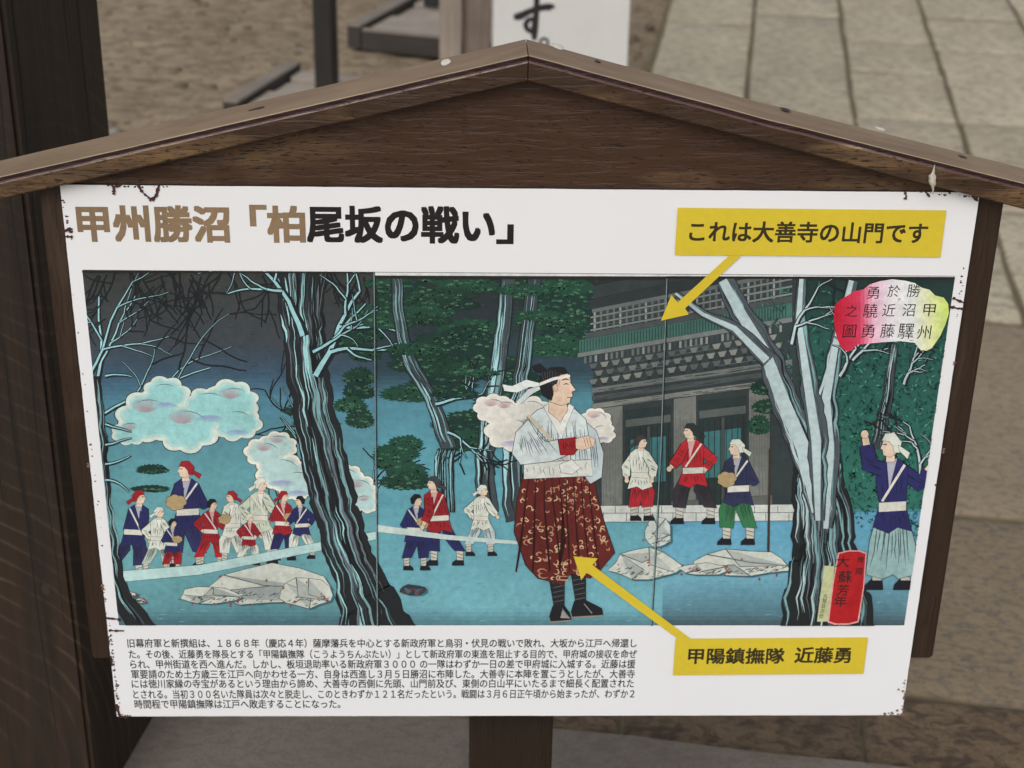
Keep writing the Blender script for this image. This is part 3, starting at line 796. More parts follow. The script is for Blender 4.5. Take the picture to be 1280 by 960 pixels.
def shade(c, t=.6): return lerp(c, (22, 22, 30), t)
def folds(quad, n, col, w):
    """short ink strokes that follow a garment from its top edge to its hem; quad = top left, top right, bottom right, bottom left"""
    (ax, ay), (bx, by), (cx, cy), (dx, dy) = quad
    for i in range(n):
        t = (i+rp.uniform(.2, .8))/n; s0, s1 = rp.uniform(0, .4), rp.uniform(.55, 1)
        P = []
        for j in range(4):
            q = s0+(s1-s0)*j/3; tt = t+rp.uniform(-.25, .25)/n
            x0, y0 = ax+(bx-ax)*tt, ay+(by-ay)*tt; x1, y1 = dx+(cx-dx)*tt, dy+(cy-dy)*tt
            P.append((x0+(x1-x0)*q, y0+(y1-y0)*q))
        pic.band(P, [w*.4, w, w*.9, w*.3], col)
POSES = {  # feet, left arm (elbow, hand), right arm, lean
    'stand': ((-8, 8), ((-17, 64), (-16, 48)), ((16, 64), (14, 48)), 0),
    'walk': ((-17, 15), ((-18, 66), (-8, 52)), ((17, 66), (26, 56)), 3),
    'point': ((-15, 14), ((-16, 64), (-6, 52)), ((22, 78), (40, 84)), 3),
    'wave': ((-10, 12), ((-20, 70), (-30, 82)), ((18, 82), (22, 102)), 1),
    'carry': ((-11, 12), ((-14, 62), (6, 62)), ((14, 62), (10, 60)), 2),
    'stoop': ((-18, 12), ((0, 58), (14, 48)), ((18, 62), (26, 44)), 12)}
def person(x, y, h, coat, skirt, hat=None, turn=1, pose='stand', skin=(216, 194, 172), sash=(206, 206, 196), robe=False, wide=1.0):
    """plain bystander in old dress; x, y = feet, h = height in picture units"""
    u = h/100; T = lambda a, b: (x+a*u*turn*wide, y-b*u)
    (f0, f1), la, ra, lean = POSES[pose]; ew = .5*u+.35; lw = .4*u+.3
    H = (lean*.5, 50); N = (lean, 84)
    for k, f in enumerate((f0, f1)):
        s = -1 if k == 0 else 1; kx = (f+H[0]+s*5)*.5+3
        pic.poly([T(f-4, 0), T(f+10, 0), T(f+9, 3), T(f+3, 8), T(f-3, 9)], (28, 30, 38), INK, ew)
        pic.poly([T(f-3, 6), T(f+4, 6), T(f+4.5, 20), T(f-3.5, 20)], (190, 190, 178), INK, ew)
        for q in range(3): pic.line([T(f-3, 8+q*4), T(f+4, 10+q*4)], lw, (70, 74, 80))
        if not robe:
            pic.poly([T(H[0]+s*1-6, H[1]+4), T(H[0]+s*7+3, H[1]+4), T(kx+8, 34), T(f+7, 17), T(f-6, 16), T(kx-8, 33)], skirt, INK, ew)
            folds([T(H[0]-4+s*3, H[1]), T(H[0]+6+s*3, H[1]), T(f+5, 18), T(f-4, 18)], 6, shade(skirt), lw*1.3)
    if robe:
        pic.poly([T(H[0]-10, 54), T(-17, 30), T(f0-7, 10), T(f0+6, 7), T(0, 10), T(f1-4, 7), T(f1+9, 10), T(18, 32), T(H[0]+10, 54)], skirt, INK, ew)
        folds([T(-9, 52), T(10, 52), T(f1+7, 11), T(f0-5, 11)], 11, shade(skirt), lw*1.3)
    def arm(sh, el, ha, over):
        ax, ay = sh; 
        P = [T(*sh), T(*el), T(el[0]*.35+ha[0]*.65, el[1]*.35+ha[1]*.65)]
        W = [9*u, 10.5*u, 8.5*u]
        pic.band(P, [q+ew*2 for q in W], INK); pic.band(P, W, coat); pic.poly(ellipse(*P[1], 5.2*u, 5.2*u, 10), coat)
        for q in range(5):
            t = rp.random(); m0 = (P[0][0]+(P[1][0]-P[0][0])*t, P[0][1]+(P[1][1]-P[0][1])*t) if q < 3 else (P[1][0]+(P[2][0]-P[1][0])*t, P[1][1]+(P[2][1]-P[1][1])*t)
            pic.band([(m0[0]-3*u, m0[1]-1.5*u), m0, (m0[0]+3*u, m0[1]+2*u)], [lw*.5, lw*1.4, lw*.4], shade(coat))
        pic.band([P[2], T(*ha)], [5*u+1, 4.4*u+1], INK); pic.band([P[2], T(*ha)], [4.6*u, 4*u], skin); pic.poly(ellipse(*T(*ha), 2.6*u, 2.8*u, 9), skin, INK, ew*.7)
    arm((N[0]-7, 79), *la, False)
    pic.poly([T(N[0]-5, 86), T(N[0]-12, 81), T(N[0]-12, 70), T(H[0]-10, 56), T(H[0]-15, 38), T(H[0]-4, 41), T(H[0]+3, 37), T(H[0]+15, 41), T(H[0]+10, 56), T(N[0]+12, 70), T(N[0]+12, 81), T(N[0]+5, 86)], coat, INK, ew)
    folds([T(N[0]-9, 80), T(N[0]+9, 80), T(H[0]+9, 57), T(H[0]-9, 57)], 6, shade(coat), lw*1.3)
    folds([T(H[0]-9, 52), T(H[0]+9, 52), T(H[0]+13, 42), T(H[0]-13, 41)], 6, shade(coat), lw*1.3)
    pic.poly([T(N[0]-4, 86), T(N[0]+4, 86), T(N[0]+2, 66)], lerp(coat, (230, 230, 225), .65), INK, lw)
    pic.poly([T(H[0]-10.5, 58), T(H[0]+10.5, 57), T(H[0]+10.5, 51), T(H[0]-10.5, 52)], sash, INK, lw)
    pic.line([T(N[0]-10, 82), T(H[0]+8, 58)], 1.5*u+.4, sash)
    arm((N[0]+7, 79), *ra, True)
    n0 = N[0]+1
    pic.poly([T(n0-3, 90), T(n0+3, 90), T(n0+3.4, 84), T(n0-3.4, 84)], skin, INK, lw)
    pic.poly([T(n0-5.5, 98), T(n0+5, 99), T(n0+6.2, 95.4), T(n0+7.8, 92.8), T(n0+6.2, 92), T(n0+5.4, 88.4), T(n0, 87), T(n0-5, 90)], skin, INK, ew*.8)
    pic.line([T(n0+3, 95.5), T(n0+5.5, 95.3)], lw*1.3, INK)
    hc = hat or (30, 30, 34)
    pic.poly([T(n0-7, 90), T(n0-8.5, 97), T(n0-3, 103), T(n0+4, 102.5), T(n0+6.5, 98), T(n0+1, 97.4), T(n0-2, 94), T(n0-3, 90)], hc, INK, ew*.8)
    if hat: pic.poly([T(n0-6, 95), T(n0-15, 90), T(n0-13, 86), T(n0-7, 91)], hc, INK, lw)
    if pose == 'carry': pic.poly(scallop(*T(12, 64), 9*u, 7*u, 7, .1, rp), (170, 150, 110), INK, ew)

def traveller():
    """the large robed man of the middle sheet, arms folded, turned to the right"""
    global pic
    lay0 = pic.lay
    def leaned(pts, col):                        # he leans back a little and his skirt swings out behind
        Q = []
        for x, y in pts:
            if y < 600: x -= (600-y)*.05
            else: x += (y-600)*(.10 if x < 700 else -.02) if y < 735 else (13 if x < 700 else 0)
            if y > 600 and x < 690 and y < 735: x -= (690-x)*(y-600)*.0062
            Q.append((x, y))
        lay0(Q, col)
    pic.lay = leaned
    SK = (222, 196, 174); WH = (204, 216, 216); MA = (96, 36, 34)
    for dx, dy in ((0, 0), (40, -6)):            # shins and sandals
        pic.poly([(676+dx, 715), (694+dx, 715), (692+dx, 758+dy), (680+dx, 760+dy)], (36, 38, 44), INK, 1.2)
        for q in range(5): pic.line([(678+dx, 728+q*6+dy*.5), (693+dx, 725+q*6+dy*.5)], .8, (90, 94, 98))
        pic.poly([(674+dx, 770+dy), (678+dx, 757+dy), (692+dx, 756+dy), (712+dx, 766+dy), (714+dx, 773+dy), (676+dx, 777+dy)], (30, 32, 38), INK, 1.2)
        pic.line([(674+dx, 777+dy), (714+dx, 775+dy)], 1.6, (150, 140, 120)); pic.line([(690+dx, 760+dy), (700+dx, 772+dy)], 1, (150, 150, 150))
    hk = [(656, 588), (740, 586), (747, 620), (757, 655), (770, 690), (752, 712), (740, 722), (716, 716), (704, 731), (684, 728), (668, 722), (660, 706), (650, 664), (650, 622)]
    pic.poly(hk, MA, INK, 1.6)
    def inside(a, b):
        c = False
        for i in range(len(hk)):
            (x0, y0), (x1, y1) = hk[i-1], hk[i]
            if (y0 > b) != (y1 > b) and a < (x1-x0)*(b-y0)/(y1-y0)+x0: c = not c
        return c
    for _ in range(230):
        a, b = rp.uniform(650, 768), rp.uniform(592, 726); r = rp.uniform(2, 4.6); a0 = rp.uniform(0, 6.28); sg = rp.choice((-1, 1))
        if not (inside(a-r-1, b-r) and inside(a+r+1, b+r)): continue
        pic.band([(a+r*(1-j*.1)*math.cos(a0+sg*j*.8), b+r*(1-j*.1)*math.sin(a0+sg*j*.8)) for j in range(6)], [.5, 1.2, 1.5, 1.5, 1.2, .5], rp.choice(((206, 176, 138), (178, 132, 104))))
    for k in range(9):                              # deep pleats
        xx = 662+k*9.2; P = [(xx, 592), (xx+(k-4)*.8, 630), (xx+(k-4)*2.0+2, 676), (xx+(k-4)*3.2+3, 714)]
        pic.band(P, [.8, 1.6, 2.2, 1.2], (46, 18, 20))
    # far sleeve, body, near sleeve
    pic.poly([(728, 520), (748, 538), (756, 566), (752, 596), (738, 604), (728, 590)], (186, 200, 204), INK, 1.4); folds([(728, 530), (746, 538), (750, 594), (732, 594)], 9, (84, 96, 110), 1.1)
    pic.poly([(676, 512), (700, 504), (722, 510), (736, 524), (740, 560), (740, 592), (656, 594), (654, 560), (658, 528)], WH, INK, 1.5)
    folds([(664, 524), (734, 524), (738, 586), (658, 588)], 26, (92, 106, 120), 1.2)
    pic.poly([(684, 508), (704, 548), (722, 508), (716, 504), (704, 530), (692, 502)], (224, 226, 220), INK, 1)
    pic.band([(664, 518), (690, 548), (716, 582)], [5, 5, 5], (196, 190, 170)); pic.line([(662, 520), (713, 584)], .8, INK)
    pic.poly([(656, 578), (740, 574), (741, 594), (655, 598)], (214, 218, 210), INK, 1.3); folds([(658, 580), (738, 576), (738, 592), (658, 596)], 12, (110, 118, 126), .9)
    pic.poly([(700, 580), (716, 574), (726, 584), (716, 592), (702, 590)], (226, 228, 222), INK, 1.1)
    pic.poly([(664, 524), (648, 540), (642, 566), (652, 580), (690, 576), (716, 566), (722, 554), (706, 548), (686, 552), (676, 546)], WH, INK, 1.5)
    folds([(650, 540), (672, 532), (700, 566), (652, 574)], 14, (92, 106, 120), 1.1)
    pic.poly([(700, 549), (722, 546), (728, 556), (718, 568), (702, 568)], (150, 34, 40), INK, 1.2); folds([(704, 551), (720, 549), (722, 562), (706, 566)], 5, (60, 16, 22), 1.2)
    pic.poly([(722, 548), (738, 544), (746, 549), (744, 557), (730, 562), (722, 560)], SK, INK, 1.1)
    for q in range(3): pic.line([(732+q*3.5, 546), (735+q*3.2, 559-q)], .7, (120, 80, 66))
    # neck and head in profile
    pic.poly([(690, 514), (692, 494), (712, 496), (714, 512), (704, 526)], SK, INK, 1.1)
    pic.poly([(684, 492), (684, 474), (694, 464), (714, 463), (719, 472), (719, 478), (725, 487), (720, 489), (721, 494), (718, 497), (717, 503), (706, 506), (694, 502)], SK, INK, 1.2)
    pic.band([(708, 475), (713, 473), (718, 474)], [.6, 1.8, .6], INK); pic.band([(710, 480), (714, 479), (717, 480)], [.5, 1.6, .5], INK); pic.line([(714, 496), (720, 496)], 1.1, (140, 50, 50))
    pic.poly([(697, 480), (702, 479), (703, 488), (698, 489)], (214, 184, 160), INK, .8)
    pic.poly([(694, 500), (684, 494), (679, 478), (684, 466), (696, 459), (712, 459), (717, 466), (706, 468), (702, 478), (696, 482), (697, 492)], (30, 32, 38), INK, 1)
    pic.poly([(690, 462), (682, 454), (672, 458), (676, 464), (686, 466)], (30, 32, 38), INK, 1)
    for q in range(8): pic.line([(684+q*3.4, 462+abs(q-3)), (686+q*2.6, 476+q)], .5, (86, 92, 100))
    pic.band([(680, 480), (698, 473), (719, 469)], [3.4, 3.8, 3], (226, 226, 220))
    pic.poly([(680, 478), (664, 474), (646, 482), (634, 480), (636, 488), (652, 490), (668, 483), (680, 484)], (214, 222, 220), INK, 1)
    pic.poly([(680, 482), (666, 486), (652, 500), (656, 504), (670, 492), (681, 486)], (200, 210, 210), INK, 1)
    pic.lay = lay0

for (x0, x1, n) in ((104, 466, 900), (470, 828, 700)):
    pic.k += 1
    for _ in range(n):
        x, y = rp.uniform(x0, x1), 340+rp.random()**1.3*130; l = rp.uniform(2, 9)
        pic.lay([(x, y), (x+l, y+rp.uniform(-1, 1)), (x+l*.5, y+.7)], rp.choice(((38, 44, 54), (70, 76, 78), (48, 66, 60), (62, 60, 72))))
for _ in range(420):                            # faint strokes over the open ground
    x, y = rp.uniform(150, 1130), rp.uniform(655, 778); l = rp.uniform(3, 12)
    pic.lay([(x, y), (x+l, y+rp.uniform(-.8, .8)), (x+l*.5, y+.6)], rp.choice(((74, 132, 148), (128, 182, 188), (86, 146, 160))))
pic.k += 1
# --- left sheet: bare wood, clouds, a row of bystanders behind a low kerb
for k in range(26): limb(rp.uniform(110, 470), rp.uniform(335, 350), rp.uniform(.9, 2.2), rp.uniform(30, 80), 1.4, 1, (22, 28, 34))
pine(448, 420, 34, 40, 5); pine(452, 500, 30, 44, 4)
limb(118, 560, -1.35, 190, 9, 3); limb(112, 470, -1.0, 130, 6, 2); limb(126, 520, -.7, 150, 5, 2)
limb(450, 690, -1.6, 150, 6, 3)
cloud([(186, 520, 44), (206, 494, 30), (232, 534, 44), (262, 508, 36), (292, 502, 36), (296, 528, 30), (164, 540, 24)])
pine(385, 530, 42, 26, 3); pine(200, 600, 30, 20, 2); limb(386, 620, -1.5, 90, 6, 1)
cloud([(332, 566, 26), (352, 590, 34), (348, 556, 24), (372, 604, 30), (448, 612, 26), (434, 596, 20), (456, 628, 18)], (176, 206, 204), (226, 224, 210))
RED, NAVY, WHITE = (150, 34, 44), (40, 44, 92), (206, 212, 200)
for (x, y, h, c, s, ht, tn) in ((160, 724, 108, NAVY, (44, 46, 84), RED, 1), (236, 712, 132, NAVY, (50, 54, 100), RED, -1), (262, 710, 84, RED, (176, 40, 48), None, 1), (196, 718, 82, WHITE, (170, 186, 176), WHITE, 1),
                                (292, 706, 90, WHITE, WHITE, RED, -1), (322, 704, 104, (190, 198, 180), WHITE, WHITE, 1), (352, 700, 84, RED, NAVY, RED, 1), (378, 698, 76, NAVY, WHITE, None, -1), (214, 716, 66, NAVY, RED, None, 1), (310, 706, 62, RED, WHITE, WHITE, 1)):
    person(x, y, h, c, s, ht, tn, rp.choice(('walk', 'carry', 'stand', 'point', 'walk', 'stoop')))
pic.poly([(120, 716), (250, 706), (470, 664), (470, 674), (250, 718), (120, 730)], (176, 206, 204), INK)
# rocks strewn with red leaves
def rock(cx, cy, rx, ry, c=(196, 202, 192)):
    """a pale faceted boulder with hatched shade side and a few fallen leaves"""
    P = []; n = 13; ph = rp.uniform(0, 9)
    for i in range(n):
        t = 2*math.pi*i/n; q = rp.uniform(.84, 1.12); k_ = 1 if math.sin(t) < 0 else .62
        P.append((cx+rx*q*math.cos(t), cy+ry*q*math.sin(t)*k_))
    pic.poly([(x+3, y+2) for x, y in P], (58, 104, 118)); pic.poly(P, c, INK, 1.1)
    for _ in range(3):
        i = rp.randrange(0, n); a = P[i]; b2 = (cx+rp.uniform(-.3, .3)*rx, cy+rp.uniform(-.3, .2)*ry); c2 = P[(i+rp.randint(3, 5)) % n]
        pic.poly([a, b2, c2]+[P[(i+1) % n]][0:0], lerp(c, (120, 132, 134), rp.uniform(.25, .6))); pic.band([a, b2, c2], [1.2, .9, .4], (50, 56, 60))
    pic.k += .5
    for _ in range(int(rx*.8)):
        t = rp.uniform(.1, 3.0); r = rp.uniform(.4, .95); x, y = cx+rx*r*math.cos(t), cy+ry*.6*r*math.sin(t); l = rp.uniform(3, 8)
        pic.lay([(x, y), (x+l, y-l*.5), (x+l*.6, y-l*.2+.8)], (76, 84, 88))
    flecks(cx, cy+ry*.1, rx*1.2, ry*.8, int(3+rx*.16), [(160, 40, 46), (150, 70, 44)], 1.2, 2.8, 1.3)
rock(330, 736, 76, 30); rock(262, 746, 40, 14); rock(382, 744, 34, 24)
for _ in range(5): rock(rp.uniform(150, 180), rp.uniform(730, 770), 7, 4)
trunk([(474, 800), (455, 740), (432, 680), (414, 610), (398, 540), (386, 470), (378, 400), (376, 330)], [104, 66, 56, 56, 52, 50, 52, 66], streaks=34)
limb(380, 420, -2.1, 110, 12, 2); limb(396, 470, -1.0, 120, 13, 2); limb(392, 440, -.6, 90, 7, 2)
trunk([(186, 800), (150, 740), (138, 680), (128, 610), (124, 540), (118, 470)], [34, 22, 20, 18, 16, 12], streaks=12)
for yy in (470, 530, 556, 580, 600): limb(132, yy, rp.uniform(-.2, .2), 34, 4, 0)
# --- middle sheet: pines, mist, gate and a robed man with bystanders
for a in ((500, 380, 50, 40), (560, 370, 60, 36), (600, 440, 70, 44), (690, 400, 60, 60), (540, 470, 60, 40), (640, 480, 50, 40), (720, 380, 50, 40), (500, 580, 40, 40), (590, 540, 50, 30)): pine(*a, 5)
# grey gate building
B0, B1, B2 = (58, 66, 70), (98, 104, 104), (34, 40, 44)
def G(x, y):                                  # the gate is seen at an angle: lines fall away to the left
    return (x, y + (x-745)*-.20*(1-(y-345)/420) + 34*(1-(y-345)/330))
def gp(x0, y0, x1, y1, c, e=None): pic.poly([G(x0, y0), G(x1, y0), G(x1, y1), G(x0, y1)], c, e, .8)
gp(742, 320, 1000, 640, (50, 60, 62))
for k in range(40): 
    y = rp.uniform(330, 470); x = rp.uniform(745, 930); gp(x, y, x+rp.uniform(20, 70), y+.8, rp.choice((B1, B2, (76, 88, 90))))
gp(736, 338, 990, 352, (44, 52, 56), INK); gp(740, 352, 990, 357, B1)
for k in range(30): gp(742+k*8, 357, 744.6+k*8, 384, B1 if k % 4 else (140, 148, 146))           # balcony rails
for y in (362, 371, 380): gp(738, y, 990, y+2.4, (120, 128, 126), INK)
gp(732, 384, 990, 392, (70, 78, 80), INK)
gp(724, 392, 990, 410, (64, 104, 96), INK)
for k in range(70): gp(726+k*3.7, 393, 727.2+k*3.7, 409, (34, 60, 58))                            # tiled lower eave
gp(722, 410, 990, 416, (112, 120, 118), INK)
for k in range(38): gp(730+k*6.6, 417, 733+k*6.6, 426, rp.choice((B1, (132, 138, 136), B0)))       # rafters
for r_ in range(3):
    for k in range(17):
        x = 736+k*14+(r_ % 2)*7; y = 428+r_*11
        pic.poly([G(x, y), G(x+11, y), G(x+8, y+7), G(x+3, y+7)], rp.choice(((108, 114, 112), (84, 92, 92), (128, 132, 126))), INK, .7)
        gp(x+4, y+7, x+7, y+10, B2)
for k, y in enumerate((462, 473, 484)): gp(740, y, 990, y+7, ((104, 110, 108), (70, 78, 80), (120, 124, 120))[k], INK)
for k in range(60):
    x = rp.uniform(742, 960); y = rp.choice((462, 473, 484))+rp.uniform(1, 6); gp(x, y, x+rp.uniform(8, 26), y+.7, (46, 52, 54))
for x0, w_ in ((752, 26), (842, 28), (936, 26)):
    gp(x0, 492, x0+w_, 640, (112, 116, 112), INK)
    for k in range(13): gp(x0+1.5+k*w_/13.5, rp.uniform(494, 540), x0+2.1+k*w_/13.5, rp.uniform(570, 638), (84, 88, 86))
    gp(x0-3, 628, x0+w_+3, 640, (92, 96, 94), INK)
for x0, x1 in ((782, 838), (874, 932)):
    gp(x0, 500, x1, 634, (40, 54, 54), INK); gp(x0, 512, x1, 522, (84, 92, 90), INK)
    gp(x0+6, 540, x1-6, 600, (60, 112, 116)); gp(x0+(x1-x0)*.48, 524, x0+(x1-x0)*.54, 634, (70, 76, 76), INK)
    for k in range(8): gp(x0+4+k*(x1-x0)/8, 524, x0+5+k*(x1-x0)/8, 634, (30, 40, 42))
pic.poly([(728, 632), (1010, 630), (1010, 650), (728, 652)], (196, 202, 196), INK)
pic.line([(728, 641), (1010, 640)], .8, (90, 96, 98))
for k in range(10): pic.line([(740+k*29, 632), (740+k*29, 641)], .8, (70, 76, 80)); pic.line([(754+k*29, 641), (754+k*29, 651)], .8, (70, 76, 80))
trunk([(610, 640), (606, 580), (612, 520), (624, 450), (636, 345)], [24, 22, 20, 18, 16], (62, 74, 80), 16); trunk([(644, 650), (640, 560), (652, 470), (668, 345)], [26, 22, 18, 16], (56, 66, 72), 16)
trunk([(560, 560), (540, 500), (508, 440), (494, 345)], [18, 16, 15, 12], (58, 70, 76), 10); limb(545, 505, -.3, 60, 6, 2); limb(560, 540, .3, 60, 5, 2)
for xx in (548, 556, 566): trunk([(xx, 640), (xx-2, 580), (xx+2, 560)], [5, 5, 4], streaks=3)
for a in ((520, 420, 44, 30), (588, 400, 46, 30), (660, 380, 50, 26), (585, 480, 40, 22)): pine(*a, 2)
cloud([(616, 510, 24), (642, 540, 34), (632, 512, 22), (664, 514, 28), (744, 524, 22), (752, 540, 18)], (210, 208, 200), (222, 222, 212))
person(518, 712, 92, NAVY, NAVY, None, 1, 'carry'); person(556, 706, 108, RED, NAVY, (60, 62, 70), -1, 'stoop'); person(600, 694, 86, WHITE, (180, 196, 196), WHITE, 1, 'walk')
pic.poly([(470, 655), (560, 668), (650, 676), (650, 680), (560, 674), (470, 664)], (190, 206, 200))
traveller()
rock(806, 708, 44, 26); rock(822, 668, 18, 26, (190, 200, 194)); rock(516, 738, 16, 8, (50, 56, 66))
# --- right sheet: bystanders before the gate, great forked tree
for (x, y, h, c, s, ht, tn) in ((800, 650, 104, WHITE, (168, 40, 50), (60, 60, 60), 1), (868, 654, 122, (176, 40, 50), (52, 50, 58), (40, 50, 52), -1), (924, 680, 128, (44, 50, 80), (52, 112, 74), WHITE, -1)):
    person(x, y, h, c, s, ht, tn, 'stand' if c == WHITE else ('walk' if c[0] > 100 else 'carry'))
pic.line([(962, 560), (960, 700)], 3, (60, 50, 44))
rock(930, 706, 60, 20); rock(880, 712, 30, 9)
flecks(1120, 520, 80, 170, 900, [(30, 78, 66), (52, 112, 96), (24, 58, 52), (34, 84, 74), (80, 146, 126), (20, 44, 42)], 2, 6, 1.0)
flecks(1120, 520, 80, 170, 900, [(40, 90, 78), (24, 58, 52), (66, 124, 108), (18, 40, 40)], 1, 3.5, .9)
flecks(1000, 420, 60, 70, 200, [(30, 78, 66), (58, 122, 104), (24, 58, 52)], 2, 6, 1.0)
pine(950, 510, 26, 40, 3)
PALE = (176, 196, 198)
trunk([(1034, 800), (1030, 720), (1028, 640), (1022, 590), (1018, 556)], [128, 92, 70, 62, 50], (32, 38, 40), 60, hi=PALE)
for (pts, ws) in (([(1020, 640), (1006, 560), (980, 500), (958, 440), (930, 395), (905, 350)], [14, 36, 34, 28, 26, 22]), ([(1034, 660), (1038, 560), (1034, 500), (1046, 430), (1066, 350)], [12, 26, 22, 16, 12]),
                  ([(1024, 650), (1022, 550), (1010, 470), (1000, 400), (1004, 340)], [12, 24, 20, 14, 10]), ([(960, 450), (920, 410), (880, 392), (846, 366)], [20, 14, 9, 5])):
    trunk(pts, ws, (74, 84, 90), 8, hi=PALE); 
    mid = [(p[0]-2, p[1]) for p in pts]; pic.band(mid, [q*.5 for q in ws], PALE)
limb(1050, 470, -1.0, 70, 7, 2, hi=PALE); limb(1066, 450, -.9, 60, 6, 2, hi=PALE); limb(990, 430, -1.3, 80, 7, 2, hi=PALE)
trunk([(1096, 560), (1108, 500), (1118, 430)], [16, 12, 8], (60, 70, 74), 6, hi=PALE); limb(1130, 480, -1.2, 50, 6, 2, hi=PALE); limb(1150, 600, -1.5, 70, 7, 2, hi=PALE)
person(1116, 736, 190, (42, 44, 96), (150, 184, 184), WHITE, -1, 'wave', robe=True, wide=.85)
# sheet seams and darkened outer edge
for pts in ([(467.5, 330), (469.5, 560), (472, 790)], [(834, 330), (826, 560), (813, 790)]): pic.line(pts, 1.2, (120, 136, 140)); pic.line([(a+1.5, b) for a, b in pts], 1.0, (26, 36, 42))
pic.poly([(469, 330), (832, 330), (832, 344.8), (469, 343.8)], (214, 214, 214)); pic.poly([(469, 343.6), (832, 345), (832, 349), (469, 347.5)], (34, 38, 38))
pic.poly([(832, 330), (1200, 330), (1196, 345.6), (832, 344.6)], (220, 220, 220))
pic.line([(101, 339), (467, 340)], 2, (36, 36, 36)); pic.line([(832, 346), (1193, 347)], 3, (34, 36, 36))
picture = pic.build('picture', M['picture'], panel)

# ---- title cartouche, seals and callouts
def slices(ink, pts, colf, n=30):
    xs = [p[0] for p in pts]; a, b = min(xs), max(xs); ink.k += 1
    def clipx(q, lim, sg):
        o = []
        for i in range(len(q)):
            p, r = q[i-1], q[i]; ip, ir = (p[0]-lim)*sg >= 0, (r[0]-lim)*sg >= 0
            if ip != ir: t = (lim-p[0])/(r[0]-p[0]); o.append((lim, p[1]+(r[1]-p[1])*t))
            if ir: o.append(r)
        return o
    for i in range(n):
        q = clipx(clipx(pts, a+(b-a)*i/n, 1), a+(b-a)*(i+1)/n, -1)
        if len(q) > 2: ink.lay(q, colf((i+.5)/n))
print('ink layers', pic.k)
lay = Ink(base=-(min(v[1] for v in pic.V))+.00005)
zc = lambda x, y: (820+x*.328125, 240+y*.328125)
fan = [zc(*p) for p in [(676, 470), (680, 430), (700, 408), (730, 392), (752, 376), (790, 368), (812, 350), (850, 338), (900, 330), (950, 336), (985, 345), (1010, 362), (1040, 370), (1062, 392), (1095, 400), (1112, 425), (1114, 460), (1102, 500), (1082, 545), (1050, 592), (1030, 602), (1008, 600), (998, 590), (984, 572), (930, 566), (860, 570), (800, 576), (765, 580), (745, 600), (728, 606), (706, 592), (690, 560), (680, 520)]]
def fan_col(t):
    st = [(0, (184, 22, 48)), (.22, (206, 60, 92)), (.34, (228, 176, 196)), (.5, (226, 222, 230)), (.68, (222, 226, 226)), (.84, (220, 230, 170)), (1, (200, 220, 110))]
    for (a, ca), (b, cb) in zip(st, st[1:]):
        if t <= b: return lerp(ca, cb, (t-a)/(b-a))
    return st[-1][1]
slices(lay, fan, fan_col)
cart = lay.build('cartouche', M['picture'], panel)
lay2 = Ink(base=lay.base)
lay = lay2
# publisher and artist cartouches
lay.poly([(1036, 707), (1044, 707), (1037, 776), (1021, 776)][0:0] or [(1030, 706), (1043, 707), (1036, 776), (1021, 776)], (190, 196, 150))
lay.build('paper_strip', M['picture'], panel)
lay = Ink(base=lay.base+3e-6)
lay.poly([(1047, 690), (1060, 687), (1074, 687), (1083, 690), (1080, 732), (1073, 777), (1060, 780), (1043, 780), (1034, 777), (1040, 730)], (224, 160, 160))
lay.poly([(1048.5, 691.5), (1060, 688.5), (1073, 688.5), (1081.5, 691.5), (1078.5, 732), (1071.5, 775.5), (1060, 778.3), (1044, 778.3), (1036, 775.5), (1041.5, 730)], (176, 30, 36))
lay.build('cartouche', M['picture'], panel)
LD = .00005 + lay.base + (lay.k+2)*lay.step
def glyph(name, ch, cx, cy, s, mat, off=-.004):
    x, y = zc(cx, cy); h = s*.328125/2
    return text_mesh(name, ch, x-h, x+h, y-h, y+h, mat, off, depth=LD)
for ch, cx, cy, s in (('勇', 826, 382, 46), ('於', 905, 375, 46), ('勝', 981, 373, 50), ('之', 744, 450, 46), ('驍', 816, 450, 54), ('近', 886, 448, 48), ('沼', 962, 447, 48), ('甲', 1040, 448, 46),
                      ('圖', 736, 528, 50), ('勇', 806, 528, 50), ('藤', 881, 526, 54), ('驛', 951, 528, 58), ('州', 1020, 532, 52), ('テ', 925, 409, 14), ('ニ', 973, 557, 14)):
    glyph('cartouche_lettering', ch, cx, cy, s, M['black_ink'])
zs = lambda x, y: (980+x/6, 640+y/6)
for ch, x, y, s in (('大', 440, 365, 95), ('蘇', 455, 480, 100), ('芳', 440, 580, 90), ('年', 420, 665, 90), ('應', 572, 350, 50), ('需', 560, 440, 55)):
    a, b = zs(x, y); h = s/12
    text_mesh('seal_lettering', ch, a-h, a+h, b-h*.9, b+h*.9, M['brush_ink'], .012, depth=LD)
for k, ch in enumerate('丸屋鉄次郎'):
    a, b = 1031.5-k*1.3, 748-4+k*6.3
    text_mesh('seal_lettering', ch, a-2.6, a+2.6, b-2.8, b+2.8, M['brush_ink'], .0, depth=LD)
zcc = lambda x, y: (820+x*.21875, 780+y*.21875)
def flat(name, pts, mat, depth):
    P = [onY(*p) for p in pts]; return mesh(name, [(p.x, -depth, p.z) for p in P], [tuple(range(len(P)))], mat, panel)
AD = LD+.00004
flat('callout_box', [(846.9, 259), (1182.6, 262.3), (1175, 320.7), (843, 318)], M['yellow'], AD)
flat('callout_arrow', [zc(278, 240), zc(324, 240), zc(110, 441), zc(125, 464), zc(18, 488), zc(58, 390), zc(82, 418)], M['yellow'], AD+.00001)
flat('callout_box', [zcc(110, 80), zcc(1210, 73), zcc(1183, 280), zcc(95, 288)], M['yellow'], AD)
flat('callout_arrow', [(717, 694.5), (747, 697), (740.5, 705.5), (865, 799), (849, 799), (733.5, 714.5), (726.5, 724)], M['yellow'], AD+.00001)
